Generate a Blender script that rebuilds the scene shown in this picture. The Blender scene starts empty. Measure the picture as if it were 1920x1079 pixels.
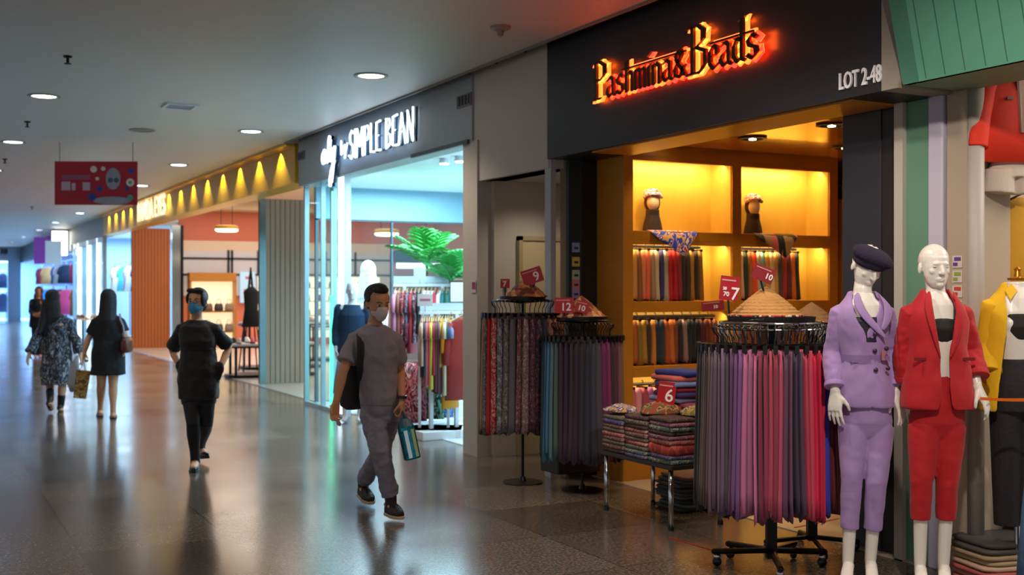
import bpy, math, random
from mathutils import Vector as V, Matrix, noise
random.seed(7)
SC = bpy.context.scene
COL = SC.collection
# ------------------------------------------------------------ camera, world, exposure
FPX = 2110.0; TH = math.radians(28.1); ST, CT = math.sin(TH), math.cos(TH); EYE = 1.6
cd = bpy.data.cameras.new('camera'); cam = bpy.data.objects.new('camera', cd); COL.objects.link(cam)
cam.location = (0, 0, EYE); cam.rotation_euler = (math.pi/2, 0, -TH)
cd.sensor_width = 36; cd.lens = FPX*36/1920; cd.shift_y = 1.5/1920; cd.clip_end = 300
cd.dof.use_dof = True; cd.dof.focus_distance = 6.3; cd.dof.aperture_fstop = 2.5
SC.camera = cam
SC.view_settings.view_transform = 'Standard'; SC.view_settings.look = 'None'
SC.view_settings.gamma = 1; SC.view_settings.exposure = 0.0; SC.view_settings.use_curve_mapping = False
wd = bpy.data.worlds.new('world'); SC.world = wd; wd.use_nodes = True
wb = wd.node_tree.nodes['Background']; wb.inputs[0].default_value = (0.97, 0.93, 0.93, 1); wb.inputs[1].default_value = 0.47

def area(name, loc, size, power, col, rot=(0, 0, 0), sy=None, spread=None):
    l = bpy.data.lights.new(name, 'AREA'); l.energy = power; l.color = col; l.size = size
    if sy: l.shape = 'RECTANGLE'; l.size_y = sy
    if spread: l.spread = math.radians(spread)
    o = bpy.data.objects.new(name, l); COL.objects.link(o); o.location = loc; o.rotation_euler = rot
    return o
def spot(name, loc, power, col, ang=60, rot=(0, 0, 0), rad=.03, blend=.5):
    l = bpy.data.lights.new(name, 'SPOT'); l.energy = power; l.color = col; l.spot_size = math.radians(ang)
    l.shadow_soft_size = rad; l.spot_blend = blend
    o = bpy.data.objects.new(name, l); COL.objects.link(o); o.location = loc; o.rotation_euler = rot
    return o
WARM = (1, .80, .58); COOL = (.62, .84, 1); AMBER = (1, .75, .38)
# corridor downlights (their discs are built with the ceiling)
DOWN = [(1.23, 12.73), (3.85, 10.05), (3.85, 14.33), (3.85, 18.77), (1.24, 16.91), (3.99, 22.91), (1.24, 21.1), (3.95, 27.3),
        (4.0, 32.1), (1.24, 25.6), (1.24, 30), (3.85, 5.75), (1.23, 8.5), (1.23, 4.2), (3.85, 1.5), (3.9, 37), (3.9, 42), (1.24, 36), (1.24, 42), (3.9, 48), (1.24, 49), (3.9, 54)]
for x, y in DOWN:
    spot('downlight_beam', (x, y, 3.56), 75 if y < 9.5 else 115, (1, .82, .64) if y < 13 else (.56, .78, 1), 120, rad=.08, blend=.9)
# big shop-ceiling light panels
area('simple_shop_light', (6.0, 12.5, 2.98), 1.8, 400, (.52, .82, 1), sy=4.6)
area('eyewear_shop_light', (8.5, 24.0, 3.9), 6, 580, (1, .86, .74), sy=11)
area('glass_shop_light', (6.5, 36.5, 3.2), 3, 450, (.55, .80, 1), sy=6)
area('clothes_shop_light', (6.5, 46, 3.2), 3, 1100, (.42, .68, 1), sy=10)
area('end_shop_light', (1.5, 63, 3.2), 9, 2800, (.36, .64, 1), sy=4)
area('right_shop_light', (6.4, 3.2, 2.95), 1.4, 60, (1, .88, .74), sy=1.6)
spot('awning_floodlight', (2.9, 2.3, 3.45), 260, (1, .87, .74), 75, rot=(math.radians(50), 0, math.radians(-42)), rad=.06, blend=.7)
spot('awning_floodlight', (3.4, 4.6, 3.45), 120, (1, .85, .70), 90, rot=(math.radians(28), 0, math.radians(-70)), rad=.06, blend=.8)
# ------------------------------------------------------------ helpers
def R(d): return math.radians(d)
def hexc(h):
    h = h.lstrip('#'); r = [int(h[i:i+2], 16)/255 for i in (0, 2, 4)]
    return tuple(((c+.055)/1.055)**2.4 if c > .04045 else c/12.92 for c in r)+(1,)
def Lc(px, zd):                        # lateral direction px at camera depth zd -> world x, y
    r = (px-960)/FPX*zd; return (r*CT+zd*ST, -r*ST+zd*CT)
_M = {}
def mat(name, col='808080', rough=.6, metal=0, var=0, vs=8, bump=0, bs=60, em=0, emcol=None, sheen=0, stretch=None, spec=None, trans=0, alpha=None, coat=0):
    if name in _M: return _M[name]
    m = bpy.data.materials.new(name); m.use_nodes = True; nt = m.node_tree; b = nt.nodes['Principled BSDF']; _M[name] = m
    c = hexc(col) if isinstance(col, str) else col
    b.inputs['Base Color'].default_value = c; b.inputs['Roughness'].default_value = rough; b.inputs['Metallic'].default_value = metal
    if spec is not None: b.inputs['Specular IOR Level'].default_value = spec
    if trans: b.inputs['Transmission Weight'].default_value = trans
    if coat: b.inputs['Coat Weight'].default_value = coat
    if sheen: b.inputs['Sheen Weight'].default_value = sheen
    if alpha is not None: b.inputs['Alpha'].default_value = alpha
    if em: b.inputs['Emission Color'].default_value = hexc(emcol) if emcol else c; b.inputs['Emission Strength'].default_value = em
    tc = nt.nodes.new('ShaderNodeTexCoord'); mp = nt.nodes.new('ShaderNodeMapping'); nt.links.new(tc.outputs['Object'], mp.inputs[0])
    if stretch: mp.inputs['Scale'].default_value = stretch
    if var:
        n = nt.nodes.new('ShaderNodeTexNoise'); n.inputs['Scale'].default_value = vs; n.inputs['Detail'].default_value = 5
        nt.links.new(mp.outputs[0], n.inputs['Vector'])
        mx = nt.nodes.new('ShaderNodeMix'); mx.data_type = 'RGBA'
        mx.inputs[6].default_value = tuple(x*(1-var) for x in c[:3])+(1,); mx.inputs[7].default_value = tuple(min(1, x*(1+var)) for x in c[:3])+(1,)
        nt.links.new(n.outputs['Fac'], mx.inputs[0]); nt.links.new(mx.outputs[2], b.inputs['Base Color'])
    if bump:
        n2 = nt.nodes.new('ShaderNodeTexNoise'); n2.inputs['Scale'].default_value = bs; n2.inputs['Detail'].default_value = 3
        nt.links.new(mp.outputs[0], n2.inputs['Vector'])
        bp = nt.nodes.new('ShaderNodeBump'); bp.inputs['Strength'].default_value = bump; bp.inputs['Distance'].default_value = .02
        nt.links.new(n2.outputs['Fac'], bp.inputs['Height']); nt.links.new(bp.outputs[0], b.inputs['Normal'])
    return m
def patt(name, cols, scale=30, rough=.8, kind='voronoi', stretch=(1, 1, .5)):
    if name in _M: return _M[name]
    m = mat(name, cols[0], rough); nt = m.node_tree; b = nt.nodes['Principled BSDF']
    mp = [n for n in nt.nodes if n.type == 'MAPPING'][0]; mp.inputs['Scale'].default_value = stretch
    if kind == 'voronoi':
        t = nt.nodes.new('ShaderNodeTexVoronoi'); t.inputs['Scale'].default_value = scale
        sp = nt.nodes.new('ShaderNodeSeparateColor'); nt.links.new(t.outputs['Color'], sp.inputs[0]); out = sp.outputs[0]
    else:
        t = nt.nodes.new('ShaderNodeTexNoise'); t.inputs['Scale'].default_value = scale; t.inputs['Detail'].default_value = 2
        t.inputs['Distortion'].default_value = 1.2; out = t.outputs['Fac']
    nt.links.new(mp.outputs[0], t.inputs['Vector'])
    cr = nt.nodes.new('ShaderNodeValToRGB'); cr.color_ramp.interpolation = 'CONSTANT'; e = cr.color_ramp.elements
    lo, hi = (0, 1) if kind == 'voronoi' else (.34, .66)
    while len(e) < len(cols): e.new(.5)
    for i, cc in enumerate(cols): e[i].position = lo+(hi-lo)*i/len(cols); 
    for i, cc in enumerate(cols): e[i].color = hexc(cc)
    nt.links.new(out, cr.inputs[0]); nt.links.new(cr.outputs[0], b.inputs['Base Color'])
    return m
class MB:
    def __init__(s): s.v = []; s.f = []
    def add(s, vs, fs, M=None):
        o = len(s.v); s.v += [tuple(M @ V(p)) if M else tuple(p) for p in vs]; s.f += [tuple(i+o for i in f) for f in fs]; return s
    def box(s, x0, x1, y0, y1, z0, z1, M=None):
        return s.add([(x0, y0, z0), (x1, y0, z0), (x1, y1, z0), (x0, y1, z0), (x0, y0, z1), (x1, y0, z1), (x1, y1, z1), (x0, y1, z1)],
                     [(0, 3, 2, 1), (4, 5, 6, 7), (0, 1, 5, 4), (1, 2, 6, 5), (2, 3, 7, 6), (3, 0, 4, 7)], M)
    def loft(s, rings, M=None, closed=True):
        n = len(rings[0]); vs = [p for r in rings for p in r]; fs = []
        for i in range(len(rings)-1):
            for j in range(n if closed else n-1):
                a = i*n+j; b = i*n+(j+1) % n; fs.append((a, b, b+n, a+n))
        if closed: fs.append(tuple(range(n-1, -1, -1))); k = (len(rings)-1)*n; fs.append(tuple(range(k, k+n)))
        return s.add(vs, fs, M)
    def tube(s, pts, r, n=12, flat=1, up=(0, 0, 1), round_=True, M=None):
        pts = [V(p) for p in pts]; r = list(r) if isinstance(r, (list, tuple)) else [r]*len(pts)
        if round_:
            d0 = (pts[0]-pts[1]).normalized(); d1 = (pts[-1]-pts[-2]).normalized()
            P = [pts[0]+d0*r[0]*.95, pts[0]+d0*r[0]*.7]+pts+[pts[-1]+d1*r[-1]*.7, pts[-1]+d1*r[-1]*.95]
            Q = [r[0]*.25, r[0]*.7]+r+[r[-1]*.7, r[-1]*.25]
        else: P, Q = pts, r
        rings = []; u0 = V(up); a = None
        for i, p in enumerate(P):
            t = (P[min(i+1, len(P)-1)]-P[max(i-1, 0)]).normalized()
            if a is None: a = u0.cross(t) if abs(u0.dot(t)) < .8 else V((1, 0, 0))
            a = a-t*a.dot(t)
            if a.length < 1e-4: a = V((.3, 1, .2)).cross(t)
            a.normalize(); b = t.cross(a)
            rings.append([p+a*(Q[i]*math.cos(k*2*math.pi/n))+b*(Q[i]*flat*math.sin(k*2*math.pi/n)) for k in range(n)])
        return s.loft(rings, M)
    def ell(s, c, r, n=16, m=10, M=None):
        c = V(c); r = (r, r, r) if not hasattr(r, '__len__') else r; rings = []
        for i in range(m+1):
            a = -math.pi/2+math.pi*(i+.02 if i == 0 else i-.02 if i == m else i)/m
            rings.append([c+V((r[0]*math.cos(a)*math.cos(k*2*math.pi/n), r[1]*math.cos(a)*math.sin(k*2*math.pi/n), r[2]*math.sin(a))) for k in range(n)])
        return s.loft(rings, M)
    def lathe(s, prof, n=24, c=(0, 0, 0), M=None):
        c = V(c); return s.loft([[c+V((max(r, .0005)*math.cos(k*2*math.pi/n), max(r, .0005)*math.sin(k*2*math.pi/n), z)) for k in range(n)] for r, z in prof], M)
    def prism(s, poly, z0, z1, M=None):
        n = len(poly); vs = [(x, y, z0) for x, y in poly]+[(x, y, z1) for x, y in poly]
        return s.add(vs, [tuple(range(n-1, -1, -1)), tuple(range(n, 2*n))]+[(i, (i+1) % n, n+(i+1) % n, n+i) for i in range(n)], M)
    def oval(s, levels, n=24, M=None, pw=1.0):       # levels: (cx, cy, cz, rx, ry[, yaw])
        rings = []
        for l in levels:
            cx, cy, cz, rx, ry = l[:5]; yw = l[5] if len(l) > 5 else 0; rg = []
            for k in range(n):
                a = k*2*math.pi/n; x = rx*math.copysign(abs(math.cos(a))**pw, math.cos(a)); y = ry*math.copysign(abs(math.sin(a))**pw, math.sin(a))
                rg.append(V((cx+x*math.cos(yw)-y*math.sin(yw), cy+x*math.sin(yw)+y*math.cos(yw), cz)))
            rings.append(rg)
        return s.loft(rings, M)
def obj(name, mb, m, parent=None, smooth=False, voxel=0, sm=4, bevel=0, solid=0, sub=0, loc=None):
    me = bpy.data.meshes.new(name); me.from_pydata(mb.v, [], mb.f); me.validate(); me.update()
    if m: me.materials.append(m)
    o = bpy.data.objects.new(name, me); COL.objects.link(o)
    if parent: o.parent = parent
    if loc: o.location = loc
    if smooth or voxel or sub: me.polygons.foreach_set('use_smooth', [True]*len(me.polygons))
    if voxel:
        r = o.modifiers.new('r', 'REMESH'); r.mode = 'VOXEL'; r.voxel_size = voxel; r.use_smooth_shade = True
        if sm: q = o.modifiers.new('s', 'SMOOTH'); q.factor = .5; q.iterations = sm
    if solid: q = o.modifiers.new('t', 'SOLIDIFY'); q.thickness = solid; q.offset = 0
    if sub: q = o.modifiers.new('u', 'SUBSURF'); q.levels = q.render_levels = sub
    if bevel: q = o.modifiers.new('b', 'BEVEL'); q.width = bevel; q.segments = 2; q.limit_method = 'ANGLE'
    return o
def folds(o, s=.010, size=.10, name='cloth_folds'):
    tx = bpy.data.textures.get(name+str(size)) or bpy.data.textures.new(name+str(size), 'CLOUDS'); tx.noise_scale = size; tx.noise_depth = 1
    d = o.modifiers.new('folds', 'DISPLACE'); d.texture = tx; d.strength = s; d.mid_level = .5; d.texture_coords = 'LOCAL'
    return o
def tag(o, label=None, cat=None, group=None, kind=None):
    if label: o['label'] = label
    if cat: o['category'] = cat
    if group: o['group'] = group
    if kind: o['kind'] = kind
    return o
def thing(name, label, cat, loc=(0, 0, 0), rz=0, group=None):
    o = bpy.data.objects.new(name, None); COL.objects.link(o); o.location = loc; o.rotation_euler = (0, 0, rz); o.empty_display_size = .1
    return tag(o, label, cat, group)
def struct(name, mb, m, **k): return tag(obj(name, mb, m, **k), kind='structure')
def B(*a): return MB().box(*a)
def copy_tree(o, parent=None):
    c = o.copy(); COL.objects.link(c); c.parent = parent
    for ch in list(o.children): copy_tree(ch, c)
    return c
def text(name, s, size, m, parent=None, depth=.01, off=0, M=None, align='LEFT', sx=1, bold=0):
    cu = bpy.data.curves.new(name, 'FONT'); cu.body = s; cu.size = size; cu.extrude = depth/2; cu.offset = off+bold; cu.align_x = align; cu.resolution_u = 3
    t = bpy.data.objects.new(name, cu); COL.objects.link(t)
    dg = bpy.context.evaluated_depsgraph_get(); me = bpy.data.meshes.new_from_object(t.evaluated_get(dg)); bpy.data.objects.remove(t)
    me.transform(Matrix.Diagonal((sx, 1, 1, 1)))
    if M: me.transform(M)
    me.materials.clear(); me.materials.append(m); o = bpy.data.objects.new(name, me); COL.objects.link(o)
    if parent: o.parent = parent
    return o
def frame(x, y, z):      # local x -> -Y, local y -> Z, normal -> -X   (things on the shopfront plane)
    return Matrix(((0, 0, -1, x), (-1, 0, 0, y), (0, 1, 0, z), (0, 0, 0, 1)))
def front(x, y, z):      # local x -> X, local y -> Z, normal -> -Y
    return Matrix(((1, 0, 0, x), (0, 0, -1, y), (0, 1, 0, z), (0, 0, 0, 1)))
def strokes(mb, lines, r, M, n=8):
    for l in lines: mb.tube([(p[0], p[1], 0) for p in l], r, n, M=M)
def nib(mb, line, w, ang, z0, z1, M, grow=0):
    dx, dy = math.cos(ang)*w/2, math.sin(ang)*w/2; g = grow
    for (x0, y0), (x1, y1) in zip(line, line[1:]):
        L = math.hypot(x1-x0, y1-y0) or 1; tx, ty = (x1-x0)/L*g, (y1-y0)/L*g
        q = [(x0-dx-tx, y0-dy-ty), (x0+dx-tx, y0+dy-ty), (x1+dx+tx, y1+dy+ty), (x1-dx+tx, y1-dy+ty)]
        if g:
            nx, ny = -ty, tx; q = [(q[0][0]+nx, q[0][1]+ny), (q[1][0]-nx, q[1][1]-ny), (q[2][0]-nx, q[2][1]-ny), (q[3][0]+nx, q[3][1]+ny)]
            s = math.copysign(1, dx*(-(y1-y0))+dy*(x1-x0)); 
            k = g/L; nx, ny = -(y1-y0)/L*g*s, (x1-x0)/L*g*s
            q = [(x0-dx-tx-nx, y0-dy-ty-ny), (x0+dx-tx+nx, y0+dy-ty+ny), (x1+dx+tx+nx, y1+dy+ty+ny), (x1-dx+tx-nx, y1-dy+ty-ny)]
        mb.prism(q, z0, z1, M)
# ------------------------------------------------------------ materials
def floor_mat():
    m = mat('granite_floor', '4a4037', .16); nt = m.node_tree; b = nt.nodes['Principled BSDF']; N = nt.nodes.new; K = nt.links.new
    tc = N('ShaderNodeTexCoord')
    br = N('ShaderNodeTexBrick'); br.offset = 0; br.inputs['Scale'].default_value = 1; br.inputs['Brick Width'].default_value = .9; br.inputs['Row Height'].default_value = .9
    br.inputs['Mortar Size'].default_value = .004; br.inputs['Color1'].default_value = (.185, .16, .14, 1); br.inputs['Color2'].default_value = (.085, .072, .064, 1); br.inputs['Mortar'].default_value = (.03, .025, .02, 1)
    K(tc.outputs['Object'], br.inputs['Vector'])
    n = N('ShaderNodeTexNoise'); n.inputs['Scale'].default_value = 55; n.inputs['Detail'].default_value = 4; K(tc.outputs['Object'], n.inputs['Vector'])
    n1 = N('ShaderNodeTexNoise'); n1.inputs['Scale'].default_value = 1.1; K(tc.outputs['Object'], n1.inputs['Vector'])
    cr = N('ShaderNodeValToRGB'); cr.color_ramp.elements[0].position = .38; cr.color_ramp.elements[0].color = (.45, .42, .4, 1); cr.color_ramp.elements[1].position = .66; cr.color_ramp.elements[1].color = (1.6, 1.5, 1.35, 1)
    K(n.outputs['Fac'], cr.inputs[0])
    mx = N('ShaderNodeMix'); mx.data_type = 'RGBA'; mx.blend_type = 'MULTIPLY'; mx.inputs[0].default_value = 1
    K(br.outputs['Color'], mx.inputs[6]); K(cr.outputs[0], mx.inputs[7]); K(mx.outputs[2], b.inputs['Base Color'])
    mr = N('ShaderNodeMapRange'); mr.inputs[3].default_value = .11; mr.inputs[4].default_value = .26; K(n1.outputs['Fac'], mr.inputs[0]); K(mr.outputs[0], b.inputs['Roughness'])
    bp = N('ShaderNodeBump'); bp.inputs['Strength'].default_value = .06; bp.inputs['Distance'].default_value = .004; K(n.outputs['Fac'], bp.inputs['Height']); K(bp.outputs[0], b.inputs['Normal'])
    b.inputs['Specular IOR Level'].default_value = .9
    return m
M_floor = floor_mat()
M_ceil = mat('ceiling_paint', 'cdc6be', .5, var=.05, vs=.6)
M_white = mat('white_paint', 'd8dade', .5)
M_grey = mat('grey_bulkhead', '9aa0a2', .5, var=.04, vs=1)
M_warmgrey = mat('warm_grey_plaster', 'bcb5ac', .6, var=.05, vs=2)
M_dark = mat('charcoal_panel', '1c1c20', .45, var=.08, vs=2)
M_slot = mat('slot_wood', '4a382c', .6)
M_black = mat('black_metal', '0c0c0e', .35, .6)
M_blackpl = mat('black_plastic', '0b0b0d', .4)
M_chrome = mat('chrome', 'c9ccd2', .14, 1)
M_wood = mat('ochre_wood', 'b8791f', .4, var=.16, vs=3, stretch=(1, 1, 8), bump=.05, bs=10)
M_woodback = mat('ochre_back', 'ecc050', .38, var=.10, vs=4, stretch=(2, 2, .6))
M_soffit = mat('soffit_wood', 'd09640', .14, var=.12, vs=2.2, stretch=(4, .7, 1), coat=.5)
M_bamboo = mat('orange_slats', 'b9652c', .5, var=.1, vs=4, stretch=(1, 1, .2))
M_greyslat = mat('grey_slats', 'ae937e', .55, var=.08, vs=4, stretch=(1, 1, .2))
M_gold = mat('gold_metal', 'c49a14', .36, .25, var=.1, vs=6)
M_goldpt = mat('gold_trim', 'e0b030', .35, .6)
M_green = mat('green_paint', '5f9f86', .55, var=.06, vs=2)
M_brown = mat('brown_wall', '8a745c', .7, var=.08, vs=3)
M_skin = mat('skin_tan', 'c08862', .5, var=.06, vs=20, sheen=.1)
M_skin2 = mat('skin_warm', 'd09c7a', .5, var=.06, vs=20, sheen=.1)
M_manq = mat('mannequin_white', 'e6e0d8', .32, coat=.3)
M_hair = mat('black_hair', '0b090a', .45, bump=.6, bs=90, stretch=(4, 4, .6))
M_lamp = mat('lamp_glow', 'ffffff', .5, em=9, emcol='fff2dc')
M_lampc = mat('lamp_glow_cool', 'ffffff', .5, em=14, emcol='d8ecff')
M_neonw = mat('sign_white_glow', 'ffffff', .5, em=3.5, emcol='e6f6ff')
M_red = mat('red_card', 'b01020', .45)
M_cardw = mat('white_print', 'f2ecec', .5)
def glass_mat(name, tint, op):
    m = bpy.data.materials.new(name); m.use_nodes = True; nt = m.node_tree; nt.nodes.clear(); N = nt.nodes.new
    o = N('ShaderNodeOutputMaterial'); a = N('ShaderNodeBsdfTransparent'); g = N('ShaderNodeBsdfGlossy'); mx = N('ShaderNodeMixShader'); fr = N('ShaderNodeLayerWeight')
    a.inputs[0].default_value = tint+(1,); g.inputs[0].default_value = (1, 1, 1, 1); g.inputs['Roughness'].default_value = .02; fr.inputs[0].default_value = .5
    pw_ = N('ShaderNodeMath'); pw_.operation = 'POWER'; pw_.inputs[1].default_value = 5; nt.links.new(fr.outputs[1], pw_.inputs[0])
    ad = N('ShaderNodeMath'); ad.operation = 'MULTIPLY_ADD'; ad.inputs[1].default_value = .35; ad.inputs[2].default_value = op; nt.links.new(pw_.outputs[0], ad.inputs[0])
    nt.links.new(ad.outputs[0], mx.inputs[0]); nt.links.new(a.outputs[0], mx.inputs[1]); nt.links.new(g.outputs[0], mx.inputs[2]); nt.links.new(mx.outputs[0], o.inputs[0])
    return m
M_glass = glass_mat('shop_glass', (.86, .96, .96), .03)
# ------------------------------------------------------------ the setting
W0 = 4.73
fl = struct('floor', B(-7, 16, -4, 66, -.1, 0), M_floor)
M_tile = mat('pale_shop_tile', 'b9a992', .25, var=.06, vs=3)
M_tilew = mat('white_shop_tile', 'd5dade', .15)
struct('floor_boutique', B(5.12, 9, 4.6, 8.2, 0, .006), M_tile)
struct('floor_white_shop', B(4.95, 7.75, 9.85, 15.2, 0, .006), M_tilew)
struct('floor_eyewear_shop', B(5.0, 14, 15.3, 31, 0, .012), mat('cream_shop_tile', 'cfc4b4', .2))
struct('floor_glass_shop', B(4.8, 9, 33, 60, 0, .006), M_tilew)
struct('floor_right_shop', B(5.3, 9, -1, 4.35, 0, .006), M_tile)
struct('ceiling', B(-7, 4.57, -4, 66, 3.62, 3.8), M_ceil)
sl = MB(); sl.box(4.57, 4.9, -4, 15.2, 3.72, 3.8)
struct('trim_1', sl, M_slot)
sl2 = MB()
for i in range(34): sl2.box(4.57, 4.74, -3.5+i*.55, -3.47+i*.55, 3.66, 3.72)
struct('trim_2', sl2, mat('slot_rib', '2c211a', .6))
struct('trim_3', B(4.57, 4.9, 15.2, 66, 3.62, 3.8), M_ceil)
struct('trim_4', B(4.55, 4.57, -4, 15.2, 3.60, 3.72), mat('trim_greyedge', '7d756e', .5))
# bulkheads above the shops
bk = MB(); bk.box(4.75, 5.0, 8.24, 9.67, 2.62, 3.72); struct('wall_bulkhead', bk, M_warmgrey)
struct('wall_bulkhead_white_shop', B(4.73, 4.98, 9.67, 15.13, 3.01, 3.72), M_grey)
struct('wall_bulkhead_end', B(4.73, 5.0, 32.95, 40.2, 3.05, 3.72), mat('blue_grey_bulkhead', '8d9aa6', .5))
struct('wall_bulkhead_far', B(4.73, 5.0, 40.2, 60, 2.85, 3.72), mat('teal_fascia', '1f3d4c', .4))
# white-shop left return and pillar between the shops, with the recess and its door
struct('wall_pillar', B(4.73, 5.7, 9.56, 9.67+.2, 0, 3.01), M_warmgrey)
struct('wall_recess', B(5.7, 5.8, 8.3, 9.6, 0, 2.62), M_warmgrey)
struct('wall_recess_far', B(4.88, 5.8, 9.50, 9.57, 0, 2.66), mat('recess_plaster', 'c2b8a8', .65, var=.06, vs=2))
struct('ceiling_recess', B(4.8, 5.8, 8.3, 9.6, 2.62, 2.68), M_warmgrey)
dm = mat('beige_door', 'c4b088', .55); d = tag(obj('door_1', B(5.16, 5.66, 9.455, 9.50, 0, 2.06), dm, bevel=.004), kind='structure')
f_ = MB(); f_.box(5.12, 5.16, 9.44, 9.50, 0, 2.10); f_.box(5.12, 5.70, 9.44, 9.50, 2.06, 2.10); obj('door_frame', f_, mat('door_frame_tan', 'a8966f', .5), d)
struct('trim_5', B(4.76, 4.81, 8.22, 8.32, 0, 2.69), mat('pale_post', 'a9b0b8', .4))
t = thing('recess_fill_lamp', 'small fill lamp added in the ceiling of the recess between the shops', 'ceiling light', (5.2, 8.95, 2.62)); obj('trim_ring', MB().lathe([(.06, 0), (.065, -.006), (.045, -.008)], 20), M_white, t); obj('bulb', MB().lathe([(0, -.003), (.045, -.004), (.04, -.006)], 16), M_lamp, t)  # lamp and its spot added to brighten the dark recess
spot('recess_fill_beam', (5.2, 8.95, 2.60), 26, (1, .88, .74), 140, rad=.05, blend=.9)
# -------- boutique (dark fascia): fascia box, soffit, inner walls
FX = thing('shop_fascia', 'charcoal boxed fascia over the scarf boutique carrying the glowing red script sign', 'fascia', (W0, 6.3, 2.69)); 
obj('panel', B(0, .42, -1.78, 1.93, 0, 1.03), M_dark, FX)
obj('side_return', B(-.004, .42, -1.90, -1.78, .0, .93), mat('return_grey', '8b8279', .5), FX)
obj('wood_edge', B(.05, .42, -1.50, 1.30, -.012, 0), M_wood, FX)
LOT = text('lot_number', 'LOT 2-48', .135, mat('lot_white', 'd8d6da', .5), FX, .012, M=Matrix.Translation((-W0, -6.3, -2.69)) @ frame(W0-.008, 4.84, 2.745), sx=.60, bold=.002)
struct('ceiling_boutique', B(5.16, 9, 4.5, 8.2, 2.80, 2.86), M_soffit)
struct('wall_boutique_left', B(4.9, 9.2, 8.2, 8.3, 0, 2.86), M_brown)
struct('wall_boutique_back', B(9.1, 9.2, 4.5, 8.3, 0, 2.86), M_wood)
struct('wall_boutique_right', B(5.6, 9.2, 4.40, 4.5, 0, 2.86), M_brown)
struct('wall_dark_pillar', B(5.18, 5.62, 4.96, 5.28, 0, 2.80), mat('plum_black_laminate', '2c2a31', .4), bevel=.006)
struct('wall_dark_pillar_return', B(5.19, 5.62, 4.5, 4.96, 0, 2.80), mat('plum_black_edge', '221c1e', .45))
SD = thing('shutter_panel', 'dark teal folded shutter panel at the left jamb with five payment stickers', 'panel', (4.89, 8.14, 0))
obj('panel', B(0, .13, 0, .05, 0, 2.69), mat('teal_panel', '1d3038', .35), SD)
cols = [('8f9fd0', 1.95), ('c8b860', 1.83), ('9fb8a0', 1.72), ('c07a80', 1.64), ('9a86c0', 1.56)]
for c, z in cols: 
    st = obj('sticker', B(.03, .105, -.004, 0, z-.045, z+.035), mat('sticker_'+c, c, .4), SD); obj('sticker_mark', B(.05, .09, -.006, -.004, z-.02, z+.0), mat('sticker_dark', '2c3350', .4), st)
obj('dark_leaf', B(.13, .30, .0, .05, 0, 2.69), mat('dark_leaf', '17100f', .5), SD)
CU = MB(); 
for k in range(4): CU.oval([(k*.022, .012*(k % 2), 2.69, .013, .02), (k*.026, .012*(k % 2), 1.6, .016, .026), (k*.034, .012*(k % 2), .5, .022, .03)], 10)
tag(obj('curtain', CU, mat('dusty_pink_cloth', '6e5551', .8), smooth=True, loc=(5.20, 8.09, 0)), 'dusty pink curtain hanging beside the dark shutter leaf', 'curtain')
# soffit downlights
for i, (x, y) in enumerate([(5.9, 6.99), (5.93, 6.15), (6.97, 7.07), (5.55, 7.60)]):
    t = thing('soffit_downlight', ['recessed downlight in the middle of the boutique soffit', 'recessed downlight in the boutique soffit nearest the dark pillar', 'recessed downlight in the boutique soffit farthest back by the dark pillar', 'recessed downlight in the boutique soffit above the left shelf bay'][i], 'ceiling light', (x, y, 2.80))
    obj('bezel', MB().lathe([(.11, 0), (.115, -.012), (.085, -.016), (.08, -.002)], 24), M_blackpl, t); obj('bulb', MB().lathe([(0, -.004), (.03, -.012), (.028, -.02), (0, -.022)], 16), mat('bulb_glow', 'ffffff', em=12, emcol='ffe2b0'), t)
    spot('soffit_beam', (x, y, 2.77), 26, (1, .72, .40), 110, rad=.05, blend=.9)
# shelf unit (the near face at y = 7.74)
SH = thing('shelf_unit', 'tall ochre wooden shelf unit with lit yellow bays facing the corridor', 'shelving', (5.17, 7.74, 0))
X = [0, .10, 1.14, 1.24, 2.27, 2.37]; DEP = .46
obj('carcass', MB().box(0, .10, 0, DEP, 0, 2.80).box(2.27, 2.37, 0, DEP, 0, 2.80).box(.1, 2.27, 0, DEP, 2.70, 2.80), M_wood, SH, bevel=.004)
obj('divider', B(1.14, 1.24, 0, DEP, .3, 2.70), M_wood, SH, bevel=.004)
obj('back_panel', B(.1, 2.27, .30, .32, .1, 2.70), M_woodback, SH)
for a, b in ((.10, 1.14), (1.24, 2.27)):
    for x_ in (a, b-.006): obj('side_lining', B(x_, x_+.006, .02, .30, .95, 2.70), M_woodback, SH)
for z in ((2.00, 2.08), (1.40, 1.49), (.86, .95)):
    for a, b in ((.10, 1.14), (1.24, 2.27)): obj('shelf', B(a, b, 0, .30, z[0], z[1]), M_wood, SH, bevel=.003)
obj('plinth', B(.1, 2.27, .01, .05, 0, .34), M_wood, SH, bevel=.003)
for a, b in ((.10, 1.14), (1.24, 2.27)):
    for z in (2.70, 2.0): obj('valance', B(a, b, 0, .02, z-.035, z), M_wood, SH)
M_led = mat('led_amber', 'ffffff', .5, em=5, emcol='ffc870')
for a, b in ((.12, 1.12), (1.26, 2.25)):
    for z in (2.695, 1.995): 
        obj('light_strip', B(a, b, .022, .036, z-.026, z-.018), M_led, SH)
        area('shelf_light', (5.17+(a+b)/2, 7.74+.10, z-.02), b-a, 6 if z > 2.5 else 5, AMBER if z > 2.5 else (1, .78, .4), rot=(R(28), 0, 0), sy=.03)
    for z in (1.395, .855): area('shelf_light', (5.17+(a+b)/2, 7.74+.10, z-.02), b-a, 2.2, AMBER, rot=(R(28), 0, 0), sy=.03)
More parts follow.
